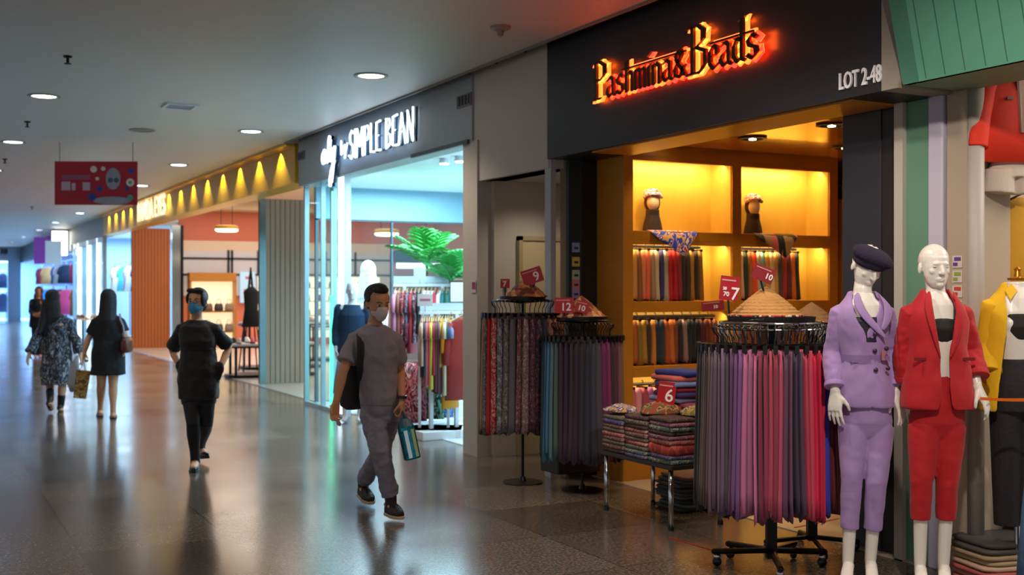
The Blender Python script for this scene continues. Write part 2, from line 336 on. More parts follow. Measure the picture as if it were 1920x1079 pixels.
# deeper shelf unit at the far right, partly behind the dark pillar
S2 = thing('shelf_unit', 'deeper yellow-lit shelf unit seen between the main shelves and the dark pillar', 'shelving', (7.6, 8.10, 0))
obj('carcass', MB().box(0, .08, -.35, 0, 0, 2.55).box(1.3, 1.38, -.35, 0, 0, 2.55).box(0, 1.38, -.35, 0, 2.42, 2.55), M_wood, S2, bevel=.003)
obj('back_panel', B(.08, 1.3, -.02, 0, 0, 2.42), M_woodback, S2)
for z in (1.86, 1.25, .6): obj('shelf', B(.08, 1.3, -.35, -.02, z, z+.06), M_wood, S2)
area('shelf_light', (8.2, 7.86, 2.40), 1.1, 13, AMBER, rot=(R(25), 0, 0), sy=.03)
area('shelf_light', (8.2, 7.86, 1.83), 1.1, 9, AMBER, rot=(R(25), 0, 0), sy=.03)
struct('trim_6', MB().box(7.54, 9.1, 7.9, 8.2, 2.62, 2.80), M_black)
# -------- right-hand shop: white strip, green post, lilac post, beige panel, rounded column, green awning
XR = 5.15
struct('wall_strip_white', B(XR-.03, XR+.35, 4.735, 4.80, 0, 2.72), mat('strip_white', 'b4aca4', .5))
struct('wall_green_post', B(XR, XR+.35, 4.56, 4.735, 0, 2.72), mat('green_post', '5f8a72', .5), bevel=.004)
struct('wall_lilac_post', B(XR-.02, XR+.35, 4.455, 4.56, 0, 2.72), mat('lilac_white', 'bab4c8', .45), bevel=.01)
PW = struct('wall_beige_panel', B(XR, XR+.35, 4.30, 4.44, 0, 2.9), mat('beige_panel', 'a69684', .55, var=.04, vs=2))
struct('trim_7', B(XR+.03, XR+.35, 4.44, 4.455, 0, 2.9), M_black)
cc = MB(); cc.lathe([(.045, 0), (.045, 2.9)], 24, c=(XR+.03, 4.27, 0)); struct('trim_8', cc, mat('round_column', 'a59c94', .5), smooth=True)
struct('wall_right_shop', B(XR+.12, 9, 4.37, 4.40, 0, 3.4), mat('right_wall', 'a5978a', .6, var=.05, vs=1.5))
struct('ceiling_right_shop', B(5.0, 9, -1, 4.35, 2.98, 3.05), mat('right_shop_ceiling', 'a89a88', .6))
st4 = thing('sticker_sheet', 'column of four purple, green and red stickers beside the bald mannequin head', 'stickers', (XR-.004, 4.40, 1.77))
for k, c in enumerate(['5a3a8a', '7f9c3a', 'b8402c', '5a3a8a']):
    s_ = obj('sticker', B(0, .003, -.066, .0, -.055-k*.083, .012-k*.083), mat('sticker_paper', 'c9bcb4', .5), st4)
    obj('sticker_mark', MB().box(-.002, 0, -.058, -.014, -.016-k*.083, .004-k*.083).box(-.002, 0, -.036, -.006, -.045-k*.083, -.026-k*.083), mat('stick'+c, c, .5), s_)
AW = thing('awning', 'mint green boarded awning over the right-hand clothes shop', 'awning', (W0, 4.36, 2.70))
ab = MB(); a2 = MB(); n = 26
ab.add([(-.22, 0, .915), (-.22, -5, .915), (0, -5, 0), (0, 0, 0), (-.19, 0, .915), (-.19, -5, .915), (.03, -5, 0), (.03, 0, 0)], [(0, 1, 2, 3), (7, 6, 5, 4), (0, 3, 7, 4), (1, 5, 6, 2), (0, 4, 5, 1), (3, 2, 6, 7)])
obj('slope', ab, M_green, AW)
for k in range(1, 30): 
    y = -.02-.125*k
    obj('board_seam', MB().add([(-.223, y, .915), (-.223, y-.006, .915), (-.003, y-.006, 0.01), (-.003, y, .01), (-.21, y, .915), (-.21, y-.006, .915), (.01, y-.006, .01), (.01, y, .01)], [(0, 1, 2, 3), (7, 6, 5, 4), (0, 3, 7, 4), (1, 5, 6, 2), (0, 4, 5, 1), (3, 2, 6, 7)]), mat('seam_green', '37695a', .7), AW) if k < 16 else None
obj('soffit_board', B(0, .45, -5, 0, -.0, .03), mat('awning_soffit', '6f8a68', .6), AW)
obj('end_board', MB().add([(-.225, .01, .915), (.02, .01, .915), (.02, .01, 0), (-.002, .01, 0), (-.225, -.1, .915), (.02, -.1, .915), (.02, -.1, 0), (-.002, -.1, 0)], [(0, 1, 2, 3), (7, 6, 5, 4), (0, 3, 7, 4), (1, 5, 6, 2), (0, 4, 5, 1), (3, 2, 6, 7)]), mat('green_shaded', '47806c', .55), AW)  # first awning board, its shadow painted in as a darker green
# -------- white shop with the script sign
GP = struct('window_1', B(4.80, 4.82, 13.62, 15.0, .05, 3.0), M_glass)
w1 = MB(); w1.box(4.78, 4.84, 13.56, 13.62, 0, 3.01); w1.box(4.78, 4.84, 15.0, 15.06, 0, 3.01); w1.box(4.78, 4.84, 14.30, 14.33, 0, 3.01); w1.box(4.78, 4.84, 13.6, 15.0, 0, .05); obj('window_frame', w1, mat('pale_frame', 'aebcc4', .3, .4), GP)
PP = thing('portal_frame', 'glowing white entrance portal post left of the walking man', 'entrance frame', (4.74, 13.28, 0))
obj('post', B(0, .08, 0, .25, 0, 3.01), M_white, PP); obj('light_face', B(-.005, 0, .02, .23, 0.03, 2.99), mat('portal_glow', 'ffffff', em=2.1, emcol='d5efff'), PP)
struct('ceiling_white_shop', B(4.9, 7.8, 9.67, 15.3, 3.03, 3.1), mat('white_ceiling', 'e3edf2', .5, em=.0))
struct('wall_white_shop_back', B(7.65, 7.75, 9.67, 15.2, 0, 3.1), mat('pale_cyan_wall', 'b8d6dc', .5))
struct('wall_white_shop_right', B(5.7, 7.75, 9.67, 9.8, 0, 3.1), M_white)
struct('wall_white_shop_header', B(5.0, 7.65, 15.18, 15.28, 2.58, 3.1), mat('blue_grey_header', '7fa3b0', .5))
gw = struct('window_2', B(5.0, 7.65, 15.22, 15.24, 0, 2.58), M_glass)
obj('window_frame', MB().box(6.14, 6.16, 15.20, 15.26, 0, 3.03).box(5.0, 5.04, 15.20, 15.26, 0, 2.58).box(5.0, 7.65, 15.20, 15.26, 2.56, 2.585), mat('dark_trim', '4c5f68', .4), gw)
GN = thing('light_strip', 'glowing green strip added in place of the reflection in the left glass pane', 'light strip', (4.98, 14.46, 0))  # emissive strip added to imitate a green neon reflection in the glass
obj('channel', B(0, .05, -.07, .07, 0, 2.95), mat('channel', '9fb8b4', .3), GN); obj('tube', B(-.012, 0, -.05, .05, .04, 1.5), mat('green_reflection_glow', 'ffffff', em=3.2, emcol='08e8a0'), GN)
obj('reflection_upper', B(-.012, 0, -.05, -.02, 1.5, 2.9), mat('cyan_reflection_glow', 'ffffff', em=2.0, emcol='90fff0'), GN)
GN2 = thing('light_strip', 'slim white light strip behind the left glass pane beside the portal post', 'light strip', (4.98, 13.85, 0))
obj('channel', B(0, .04, -.03, .03, 0, 2.95), mat('channel', '9fb8b4', .3), GN2); obj('tube', B(-.01, 0, -.018, .018, .04, 2.9), mat('ice_glow', 'ffffff', em=2.5, emcol='c0f4ff'), GN2)
# script sign: aly by SIMPLE BEAN
SG = thing('shop_sign', 'glowing white script sign on the grey bulkhead of the white shop', 'sign', (W0, 12.5, 3.3))
IM = Matrix.Translation((-W0, -12.5, -3.3))
al = [[(.42, .52), (.25, .62), (.08, .45), (.02, .2), (.1, .02), (.28, .05), (.42, .3), (.44, .6), (.42, .2), (.5, .02), (.62, .12)],
      [(.62, .12), (.78, .6), (.86, 1.05), (.80, 1.2), (.73, 1.0), (.70, .4), (.76, .05), (.9, .05)],
      [(.95, .6), (.93, .3), (1.0, .1), (1.15, .15), (1.25, .35), (1.32, .62)], [(1.32, .62), (1.22, .1), (1.10, -.5), (.98, -1.0), (.86, -1.15), (.84, -.9), (1.0, -.45), (1.25, -.05)]]
byl = [[(0, .5), (0, 0), (.15, .05), (.2, .2), (.1, .3), (0, .25)], [(.3, .32), (.38, .08)], [(.52, .34), (.38, .08), (.30, -.15)]]
def caps(sv, lets):
    g = {'S': ([(.4, .9), (.25, 1), (.08, .85), (.1, .6), (.35, .42), (.4, .15), (.2, 0), (0, .12)], .5), 'I': ([(.06, 0), (.06, 1)], .2),
         'M': ([(0, 0), (.06, 1), (.28, .35), (.5, 1), (.55, 0)], .68), 'P': ([(.05, 0), (.05, 1), (.3, .98), (.42, .78), (.3, .52), (.05, .48)], .52),
         'L': ([(.06, 1), (.05, .02), (.36, 0)], .46), 'E': ([(.4, 1), (.07, .97), (.05, .5), (.3, .52), (.05, .5), (.06, .03), (.42, 0)], .52),
         'B': ([(.05, 0), (.05, 1), (.3, .95), (.35, .75), (.1, .52), (.38, .4), (.4, .12), (.05, 0)], .52), 'A': ([(0, 0), (.22, 1), (.4, .4), (.1, .38), (.4, .4), (.48, 0)], .6),
         'N': ([(.05, 0), (.05, 1), (.42, 0), (.45, 1.05)], .55), ' ': (None, .3)}
    x = 0; out = []
    for ch in lets:
        p, w = g[ch]
        if p: out.append([(x+a, b) for a, b in p])
        x += w
    return out
def scl(ls, sx, sy, ox, oy): return [[(ox+a*sx, oy+b*sy) for a, b in l] for l in ls]
M_signback = mat('sign_backing', '12384f', .4)
for nm, ls, r in (('script_word', scl(al, .36, .26, .02, -.06), .021), ('small_word', scl(byl, .42, .34, .74, -.02), .010), ('capital_letters', scl(caps('', 'SIMPLE BEAN'), .372, .33, 1.02, -.10), .0115)):
    mb = MB(); strokes(mb, ls, r, IM @ frame(W0-.07, 13.92, 3.26)); bb = MB(); strokes(bb, ls, r*1.1, IM @ frame(W0-.035, 13.90, 3.26))
    q = obj(nm, mb, M_neonw, SG, smooth=True); obj('letter_side', bb, M_signback, q, smooth=True)
area('sign_wash', (4.60, 12.6, 3.3), .25, 5, (.25, .52, 1), rot=(0, R(-90), 0), sy=2.9)  # area light added to stand for the sign's blue glow on the bulkhead
# downlights on white-shop ceiling + vents on bulkhead
for i, (px, zd) in enumerate([(833, 12.4), (862, 12.2)]):
    x, y = Lc(px, zd); t = thing('track_spotlight', 'white oval spotlight under the white shop ceiling, ' + ['the left of the pair', 'the right of the pair'][i], 'spotlight', (x, y, 3.03), group='spotlights in the white shop')
    obj('housing', MB().lathe([(.05, 0), (.055, -.02), (.06, -.05), (.05, -.055)], 20), M_white, t); obj('bulb', MB().lathe([(.05, -.055), (.048, -.062), (0, -.064)], 20), M_lampc, t)
for i, (y, z) in enumerate([(9.83, 3.42), (15.0, 3.42)]):
    v = thing('wall_vent', ['small grey louvred vent on the bulkhead right of the white sign', 'small dark vent on the bulkhead beside the gold fascia'][i], 'vent', (W0, y, z))
    obj('frame', B(-.015, 0, -.16, .16, -.06, .06), mat('vent_grey', '6c6c6a', .5), v)
    for k in range(4): obj('louvre', B(-.025, -.015, -.13+k*.07, -.09+k*.07, -.045, .045), mat('vent_dark', '3f3f3e', .5), v)
struct('trim_9', B(4.70, 4.73, 9.72, 11.1, 2.99, 3.03), mat('track_dark', '4c5358', .5))
# sticker on pillar + switch
x, y = 4.72, 9.66
ws = thing('wall_notice', 'small white and red notice stuck on the grey pillar', 'notice', (4.725, 9.62, 1.62)); obj('card', B(-.004, 0, -.05, .05, -.06, .06), mat('notice_white', 'c8bcc0', .5), ws); obj('print', B(-.006, -.004, -.04, .03, -.03, .04), mat('notice_red', '8a3a46', .5), ws)
tag(obj('wall_switch', B(-.015, 0, -.03, .03, -.04, .04), mat('switch_grey', '55504c', .5), loc=(5.0, 9.495, 1.60), bevel=.004), 'small dark switch on the recess wall by the pillar', 'switch')
# -------- boutique sign: nib-drawn letters
def g_P(x): return [[(x+.2, 0), (x+.2, 2)], [(x-.15, .02), (x+.5, .02)], [(x-.15, 2), (x+.5, 2.0), (x+.85, 1.75), (x+.85, 1.25), (x+.5, 1.02), (x+.2, 1.05)]], 1.0
def g_a(x): return [[(x+.08, .88), (x+.32, 1), (x+.52, .85), (x+.52, .1), (x+.66, 0)], [(x+.52, .62), (x+.18, .5), (x+.08, .25), (x+.25, 0), (x+.5, .2)]], .74
def g_s(x): return [[(x+.52, .82), (x+.32, 1), (x+.08, .8), (x+.18, .55), (x+.48, .42), (x+.52, .18), (x+.3, 0), (x+.05, .18)]], .66
def g_h(x): return [[(x+.12, 0), (x+.12, 1.55)], [(x+.12, .75), (x+.35, 1), (x+.52, .85), (x+.52, 0)]], .68
def g_m(x): return [[(x+.1, 0), (x+.1, 1)], [(x+.1, .78), (x+.28, 1), (x+.42, .85), (x+.42, 0)], [(x+.42, .8), (x+.6, 1), (x+.74, .85), (x+.74, 0)]], .9
def g_i(x): return [[(x+.12, 0), (x+.12, 1)], [(x+.06, 1.5), (x+.18, 1.62)]], .32
def g_n(x): return [[(x+.1, 0), (x+.1, 1)], [(x+.1, .78), (x+.3, 1), (x+.48, .85), (x+.48, 0)]], .64
def g_amp(x): return [[(x+.75, .05), (x+.2, .9), (x+.25, 1.25), (x+.45, 1.3), (x+.5, 1.0), (x+.12, .45), (x+.15, .1), (x+.4, 0), (x+.7, .5)]], 1.0
def g_B(x): return [[(x+.2, 0), (x+.2, 2.1)], [(x-.15, 2.1), (x+.55, 2.1), (x+.85, 1.85), (x+.8, 1.4), (x+.4, 1.15), (x+.2, 1.1)], [(x+.4, 1.15), (x+.95, .9), (x+.98, .35), (x+.6, .0), (x-.15, 0)]], 1.14
def g_e(x): return [[(x+.12, .5), (x+.5, .62), (x+.48, .9), (x+.3, 1), (x+.1, .75), (x+.1, .25), (x+.3, 0), (x+.52, .15)]], .64
def g_d(x): return [[(x+.5, 1.75), (x+.5, .1), (x+.64, 0)], [(x+.5, .85), (x+.25, 1), (x+.08, .7), (x+.08, .25), (x+.25, 0), (x+.5, .2)], [(x+.34, 1.75), (x+.62, 1.8)]], .74
PS = thing('shop_sign', 'red glowing blackletter boutique sign on the charcoal fascia', 'sign', (W0, 6.4, 3.1))
IM = Matrix.Translation((-W0, -6.4, -3.1)); gx = 0; U = .142
M_letter = mat('bronze_letter', '3a2c18', .4, .5); M_halo = mat('red_halo', 'ffffff', em=4.2, emcol='ff1e02'); M_halo2 = mat('orange_halo', 'ffffff', em=4.5, emcol='ff5a12')
seq = [g_P, g_a, g_s, g_h, g_m, g_i, g_n, g_a, g_amp, g_B, g_e, g_a, g_d, g_s]; tot = 0
for g in seq: tot += g(0)[1]
S_ = 1.93/tot
for k, g in enumerate(seq):
    big = U if k < 9 else U*1.06; z0 = 3.055 if k < 9 else 3.05
    ls, w = g(0); F = IM @ frame(W0-.055, 7.39-gx, z0)
    mb = MB(); hb = MB()
    for l in ls:
        l = [(a*S_, b*big) for a, b in l]
        nib(mb, l, .036, R(25), 0, .022, F); nib(hb, l, .030, R(25), -.030, -.012, F, grow=.013)
    q = obj('letter', mb, M_letter, PS); obj('halo', hb, M_halo if k % 3 else M_halo2, q); gx += w*S_
for y0, y1, z in ((7.0, 6.22, 3.225), (5.95, 5.52, 3.22)):
    F = IM @ frame(W0-.055, y0, z); mb = MB().box(0, y0-y1, -.008, .006, 0, .015, M=F); q = obj('bar', mb, M_letter, PS); obj('halo', MB().box(0, y0-y1, .004, .022, -.03, -.015, M=F), M_halo2, q)
for i in range(9): area('sign_glow', (W0-.028, 7.3-i*.225, 3.15), .12, 1.3, (1, .10, .01), rot=(0, R(-90), 0), sy=.2)
# -------- gold fascia, slatted walls, eyewear shop
GF = thing('shop_fascia', 'long gold metal fascia with glowing white PANDA EYES lettering', 'fascia', (W0, 24.1, 3.09))
obj('panel', B(-.02, .28, -8.87, 8.85, 0, .525), M_gold, GF); obj('top_ledge', B(-.155, .0, -8.87, 8.85, .49, .525), M_goldpt, GF); obj('bottom_edge', B(-.03, .3, -8.87, 8.85, -.03, 0), M_goldpt, GF)
text('panda_lettering', 'PANDA EYES', .62, mat('panda_glow', 'f4ead0', em=1.3, emcol='fff0c8'), GF, .02, M=Matrix.Translation((-W0, -24.1, -3.09)) @ frame(W0-.07, 27.3, 3.15), sx=.92, bold=0)
text('small_lettering', 'EYEWEAR', .22, mat('gold_dark_letters', '2c2606', .5), GF, .03, M=Matrix.Translation((-W0, -24.1, -3.09)) @ frame(W0-.05, 23.2, 3.11), sx=1.6, bold=.01) if 0 else None
for k in range(15): spot('fascia_scallop', (W0-.065, 15.9+k*1.14, 3.575), 80, (1, .86, .30), 98, rot=(0, 0, 0), rad=.01, blend=.2)
def slats(name, x0, x1, y, z1, m, label, n, side=None):
    t = thing(name, label, 'wall panel', (x0, y, 0)); w = (x1-x0)/n; dk = mat(name+'_gap', '3a2a20' if 'orange' in label else '4a4340', .7)
    obj('backing', B(0, x1-x0, .03, .12, 0, z1), dk, t)
    mb = MB()
    for k in range(n): mb.box(k*w+.006, (k+1)*w-.006, 0, .03, 0, z1)
    obj('slats', mb, m, t); return t
slats('slat_screen', 5.10, 5.86, 18.4, 3.09, M_greyslat, 'grey-brown vertical slat panel between the glass shop and the eyewear entrance', 9)
obj_ = thing('mirror_column', 'narrow mirrored edge column at the left of the grey slat panel', 'column', (5.06, 18.42, 0)); 
obj('face', B(.03, .13, -.04, -.001, 0, 3.09), mat('mirror_grey', '7c8a88', .15, .7), obj_)
slats('slat_screen', 5.15, 6.15, 31.0, 3.2, M_bamboo, 'tall orange wooden slat panel at the far side of the eyewear entrance', 12)
mc = thing('steel_column', 'thin polished steel door column beside the orange slat panel', 'column', (6.18, 30.95, 0)); obj('shaft', B(0, .22, 0, .1, 0, 3.3), mat('steel_col', '9ea6aa', .12, 1), mc); obj('inner_edge', B(.22, .30, 0, .1, 0, 3.3), M_black, mc)
struct('wall_eyewear_near', B(5.86, 6.2, 15.3, 18.5, 0, 3.62), mat('side_wall', '8b96a0', .5)) if 0 else None
struct('wall_eyewear_front', B(4.75, 5.0, 15.25, 16.1, 0, 3.09), M_grey) if 0 else None
struct('ceiling_eyewear', B(5.04, 14, 15.3, 33, 4.0, 4.1), mat('cream_ceiling', 'd8c4ae', .6))
struct('wall_eyewear_far', B(6.4, 14.2, 31.1, 31.2, 0, 4.0), mat('salmon_wall', 'd87c62', .6))
struct('wall_eyewear_back', B(14, 14.2, 15.2, 31.2, 0, 4.0), mat('back_salmon', 'c88a78', .6))
struct('wall_eyewear_side', B(7.7, 14.2, 15.2, 15.3, 0, 4.0), M_white)
struct('trim_10', B(6.4, 14, 30.2, 31.1, 3.72, 4.0), mat('cream_beam', 'e0c8a8', .6))
bd = struct('trim_11', B(6.45, 14, 31.0, 31.1, 2.62, 2.90), mat('cream_band', 'e2cdb4', .5))
pn = thing('wall_grid', 'white wall panels in a black metal grid at the back of the eyewear shop', 'wall panels', (6.45, 30.98, 0))
obj('white_panel', B(0, 6, 0, .06, 1.4, 2.62), mat('panel_white', 'cfd0d8', .5), pn)
for z in (2.42, 1.98): obj('rail', B(0, 6, -.04, 0, z-.025, z+.02), M_black, pn)
for x in (1.22, 1.32, 2.05, 2.12, 3.1, 4.0, 4.9): obj('upright', B(x, x+.05, -.04, 0, 1.3, 2.65), M_black, pn)
# cabinet of bags, glowing poster, shelves with goods
cb = thing('display_cabinet', 'ochre wooden display cabinet of hanging bags behind the masked woman in black', 'cabinet', (6.55, 30.5, 0))
obj('header', B(0, 1.25, 0, .3, 1.78, 2.02), M_wood, cb); obj('side', B(0, .05, 0, .3, 0, 1.8), M_wood, cb); obj('side', B(1.2, 1.25, 0, .3, 0, 1.8), M_wood, cb); obj('shelf', B(.05, 1.2, 0, .3, .95, 1.0), M_wood, cb); obj('shelf', B(.05, 1.2, 0, .3, .4, .45), M_wood, cb)
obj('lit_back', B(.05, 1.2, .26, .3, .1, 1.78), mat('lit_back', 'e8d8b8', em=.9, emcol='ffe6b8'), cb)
BAGC = ['3a2a22', '6d4a34', '1c1a1c', '8a7058', '2c2430', '4a1c20', '1c2a2a', '7a6a5c']
def handbag(x, y, z, c, label, grp, s=1.0):
    t = thing('handbag', label, 'bag', (x, y, z), rz=-TH*.3, group=grp); m = mat('bag_'+c, c, .45)
    obj('body', MB().oval([(0, 0, 0, .11*s, .05*s), (0, 0, .05*s, .125*s, .055*s), (0, 0, .17*s, .105*s, .03*s), (0, 0, .19*s, .08*s, .015*s)], 14, pw=.6), m, t, smooth=True)
    obj('handle', MB().tube([(-.06*s, 0, .17*s), (-.05*s, 0, .27*s), (0, 0, .31*s), (.05*s, 0, .27*s), (.06*s, 0, .17*s)], .008*s, 6), m, t, smooth=True); return t
cn = {'3a2a22': 'dark brown', '6d4a34': 'tan', '1c1a1c': 'black', '8a7058': 'beige', '2c2430': 'plum', '4a1c20': 'maroon', '1c2a2a': 'dark green', '7a6a5c': 'taupe'}
for i in range(8): handbag(6.74+(i % 4)*.28, 30.42, 1.002 if i < 4 else .452, BAGC[i], '%s handbag in the ochre display cabinet, %s row' % (cn[BAGC[i]], 'upper' if i < 4 else 'lower'), 'handbags in the ochre cabinet')
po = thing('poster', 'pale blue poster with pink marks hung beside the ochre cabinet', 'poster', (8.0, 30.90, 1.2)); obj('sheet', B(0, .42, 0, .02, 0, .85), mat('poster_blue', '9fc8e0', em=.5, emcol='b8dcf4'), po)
for a, b in ((.1, .3), (.25, .5), (.15, .65)): obj('print', B(a, a+.1, -.004, 0, b, b+.08), mat('poster_pink', 'd06a90', .5), po)
# display tables with shoes
SHC = ['d9d2c8', 'efeae2', 'c8a890', 'b01c2c', '2a2628', 'a08878', 'e0c8c0', '8a4038']
shn = {'d9d2c8': 'stone', 'efeae2': 'white', 'c8a890': 'beige', 'b01c2c': 'red', '2a2628': 'black', 'a08878': 'taupe', 'e0c8c0': 'blush', '8a4038': 'rust'}
def shoe(x, y, z, c, rz, label, grp):
    t = thing('shoe', label, 'shoe', (x, y, z), rz=rz, group=grp); m = mat('shoe_'+c, c, .45)
    obj('upper', MB().oval([(0, 0, .012, .045, .125), (0, .01, .04, .043, .12), (0, .045, .075, .035, .075), (0, .065, .1, .03, .05)], 14), m, t, smooth=True)
    obj('sole', MB().oval([(0, 0, 0, .046, .128), (0, 0, .016, .046, .128)], 14), mat('shoe_sole', '2f2a28', .6), t)
def dtable(x, y, w, dpt, h, label, n, rowlab, rz=0):
    t = thing('display_table', label, 'table', (x, y, 0.012), rz=rz)
    obj('top', MB().oval([(w/2, dpt/2, h-.04, w/2, dpt/2), (w/2, dpt/2, h, w/2, dpt/2)], 28, pw=.55), mat('table_marble', 'd9cfc4', .3), t)
    obj('edge', MB().oval([(w/2, dpt/2, h-.07, w/2+.01, dpt/2+.01), (w/2, dpt/2, h-.04, w/2+.01, dpt/2+.01)], 28, pw=.55), M_black, t)
    obj('base_ring', MB().oval([(w/2, dpt/2, 0, w/2, dpt/2), (w/2, dpt/2, .05, w/2, dpt/2)], 28, pw=.55), M_black, t)
    for a, b in ((.08, .25), (.92, .25), (.08, .75), (.92, .75)): obj('leg', B(a*w-.02, a*w+.02, b*dpt-.02, b*dpt+.02, .04, h-.06), M_black, t)
    k = 0; c_, s_ = math.cos(rz), math.sin(rz)
    for j in range(2):
        for i in range(n):
            lx = w*(.12+.76*i/(n-1)); ly = dpt*(.28+.42*j); c = SHC[(k*5+int(h*10)) % 8]; k += 1
            shoe(x+lx*c_-ly*s_, y+lx*s_+ly*c_, h+.013, c, random.uniform(-.5, .5)+math.pi*(k % 2), '%s shoe, %s from the left in the %s row on %s' % (shn[c], ['first', 'second', 'third', 'fourth', 'fifth', 'sixth'][i], 'front' if j == 0 else 'back', rowlab), 'shoes on '+rowlab)
dtable(4.95, 19.7, 1.6, .8, .60, 'low pale display table with black legs inside the eyewear shop entrance', 6, 'the low pale table')
dtable(5.7, 21.6, 1.6, .8, .92, 'taller pale display table behind the low one in the eyewear shop', 6, 'the taller pale table')
dtable(7.6, 23.5, 1.7, .8, .8, 'pale display table deep in the eyewear shop', 6, 'the deep pale table')
for i in range(8):
    px = 412+i*9.5; x, y = Lc(px, 30.5+.1*i); c = ['efeae2', 'c8a890', 'd98a3a', '2a2628', 'e0c8c0', 'b01c2c', 'a08878', 'efeae2'][i]
bs = thing('goods_shelving', 'bright shelving of small goods on the far wall of the eyewear shop', 'shelving', (8.5, 30.6, 0))
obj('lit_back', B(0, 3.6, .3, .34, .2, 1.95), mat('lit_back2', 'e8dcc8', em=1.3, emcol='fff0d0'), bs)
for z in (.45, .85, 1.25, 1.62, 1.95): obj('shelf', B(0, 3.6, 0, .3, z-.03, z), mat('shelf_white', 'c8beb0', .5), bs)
ck = ['d98a3a', '2a6a4a', 'b01c2c', 'efeae2', '3a3a44', 'c8a890', '8a4038', '5a6a8a']
cw = dict(zip(ck, ['orange', 'green', 'red', 'white', 'charcoal', 'beige', 'rust', 'blue']))
for r, z in enumerate((1.62, 1.25, .85)):
    for i in range(9):
        c = ck[(i*3+r*2) % 8]; handbag(8.7+i*.38, 30.72, z, c, '%s bag, %s along the %s shelf of the bright shelving' % (cw[c], ['first', 'second', 'third', 'fourth', 'fifth', 'sixth', 'seventh', 'eighth', 'ninth'][i], ['top', 'middle', 'lower'][r]), 'bags on the bright shelving', s=.9)
# stool / stand silhouettes: dark garment on a black A-frame stand
x, y = Lc(470, 21.5)
af = thing('display_stand', 'black A-frame stand at the right side of the eyewear entrance', 'stand', (x, y, .012))
for a in (-.18, .18): obj('leg', MB().tube([(a, -.15, 0), (0, 0, 1.98)], .014, 6), M_black, af); obj('leg', MB().tube([(a, .2, 0), (0, 0, 1.98)], .014, 6), M_black, af)
obj('cross_bar', MB().tube([(-.15, -.12, .5), (.15, -.12, .5)], .012, 6), M_black, af)
gm = MB().oval([(0, -.04, 1.62, .05, .04), (0, -.04, 1.52, .15, .06), (0, -.04, 1.2, .13, .07), (0, -.04, .85, .18, .09)], 18); tag(obj('dark_coat', gm, mat('coat_black', '0e1016', .8), smooth=True, loc=(x, y, .012)), 'black coat hanging on the A-frame stand in the eyewear shop', 'coat')
# pendant lamps
for i, (px, zd, zz, lab) in enumerate([(425, 24, 2.86, 'gold-rimmed round pendant lamp hanging above the eyewear shop tables'), (725, 22.5, 2.70, 'pale round pendant lamp seen through the glass partition above the man'), (790, 27, 2.95, 'farther pendant lamp seen through the glass partition beside the palm')]):
    x, y = Lc(px, zd); t = thing('pendant_lamp', lab, 'lamp', (x, y, zz))
    obj('shade', MB().lathe([(.235, 0), (.245, .02), (.245, .07), (.2, .08), (0, .085)], 32), M_goldpt, t, smooth=False)
    obj('diffuser', MB().lathe([(0, -.055), (.2, -.05), (.235, -.03), (.235, 0), (0, .005)], 32), mat('pendant_glow', 'ffffff', em=6, emcol='fff0d0'), t)
    for a in (-.12, .12): obj('cord', MB().tube([(a, 0, .08), (a, 0, 3.99-zz)], .006, 6), M_black, t)
    spot('pendant_beam', (x, y, zz-.08), 90, (1, .9, .75), 130, rad=.15)
# -------- corridor ceiling fittings
DL = ['nearest the dim top-left ceiling', 'above the walking man beside the white sign', 'between the gold fascia and the white sign', 'above the gold fascia near its lettering', 'at the left edge above the hanging banner', 'just right of the hanging banner', 'far left behind the banner', 'far along above the gold lettering', 'beyond the gold fascia end']
for i, (x, y) in enumerate(DOWN):
    if i >= len(DL) and y < 9: continue
    lab = 'round recessed ceiling downlight '+(DL[i] if i < len(DL) else '%s from the camera in the distant part of the %s line' % ({24: '5th', 25: '6th', 30: '7th', 32: '8th', 36: '8th', 37: '9th', 42: '10th', 48: '11th', 49: '12th', 54: '13th'}.get(int(y), '4th'), 'left' if x < 2 else 'right'))
    t = thing('ceiling_downlight', lab, 'ceiling light', (x, y, 3.62))
    obj('trim_ring', MB().lathe([(.155, .01), (.165, -.008), (.135, -.012), (.12, .0)], 28), mat('ring_grey', '8c8780', .5), t); obj('lamp_disc', MB().lathe([(0, -.004), (.12, -.004), (.12, -.001), (0, .0)], 28), M_lamp if y < 13 else M_lampc, t)
x, y = 2.6, 14.88; t = thing('ceiling_downlight', 'unlit round downlight above the banner', 'ceiling light', (x, y, 3.62)); obj('trim_ring', MB().lathe([(.155, .01), (.165, -.008), (.135, -.012), (.12, .0)], 28), mat('ring_grey', '8c8780', .5), t); obj('lamp_disc', MB().lathe([(0, -.004), (.12, -.004), (.12, -.001), (0, .0)], 28), mat('unlit', '6d675c', .4), t)
v = thing('ceiling_vent', 'square white ceiling air vent above the gold fascia end', 'vent', (2.62, 12.69, 3.62)); obj('frame', MB().box(-.17, .17, -.17, -.14, -.02, 0).box(-.17, .17, .14, .17, -.02, 0).box(-.17, -.14, -.14, .14, -.02, 0).box(.14, .17, -.14, .14, -.02, 0), M_white, v); obj('grille', B(-.14, .14, -.14, .14, -.01, 0), mat('vent_blue', '5a7898', .4), v)
for i, (x, y) in enumerate([(1.2, 10.44), (1.24, 14.77), (1.29, 19.2), (2.64, 30.17)]):
    t = thing('sprinkler', 'small dark ceiling sprinkler '+['nearest, at the top left', 'second along the left', 'third along, at the left edge', 'farthest, just behind the banner'][i], 'sprinkler', (x, y, 3.62))
    obj('rose', MB().lathe([(.04, 0), (.035, -.015), (.015, -.02)], 14), M_black, t); obj('head', MB().lathe([(.012, -.02), (.012, -.06), (.03, -.065), (.03, -.072), (0, -.075)], 14), M_black, t)
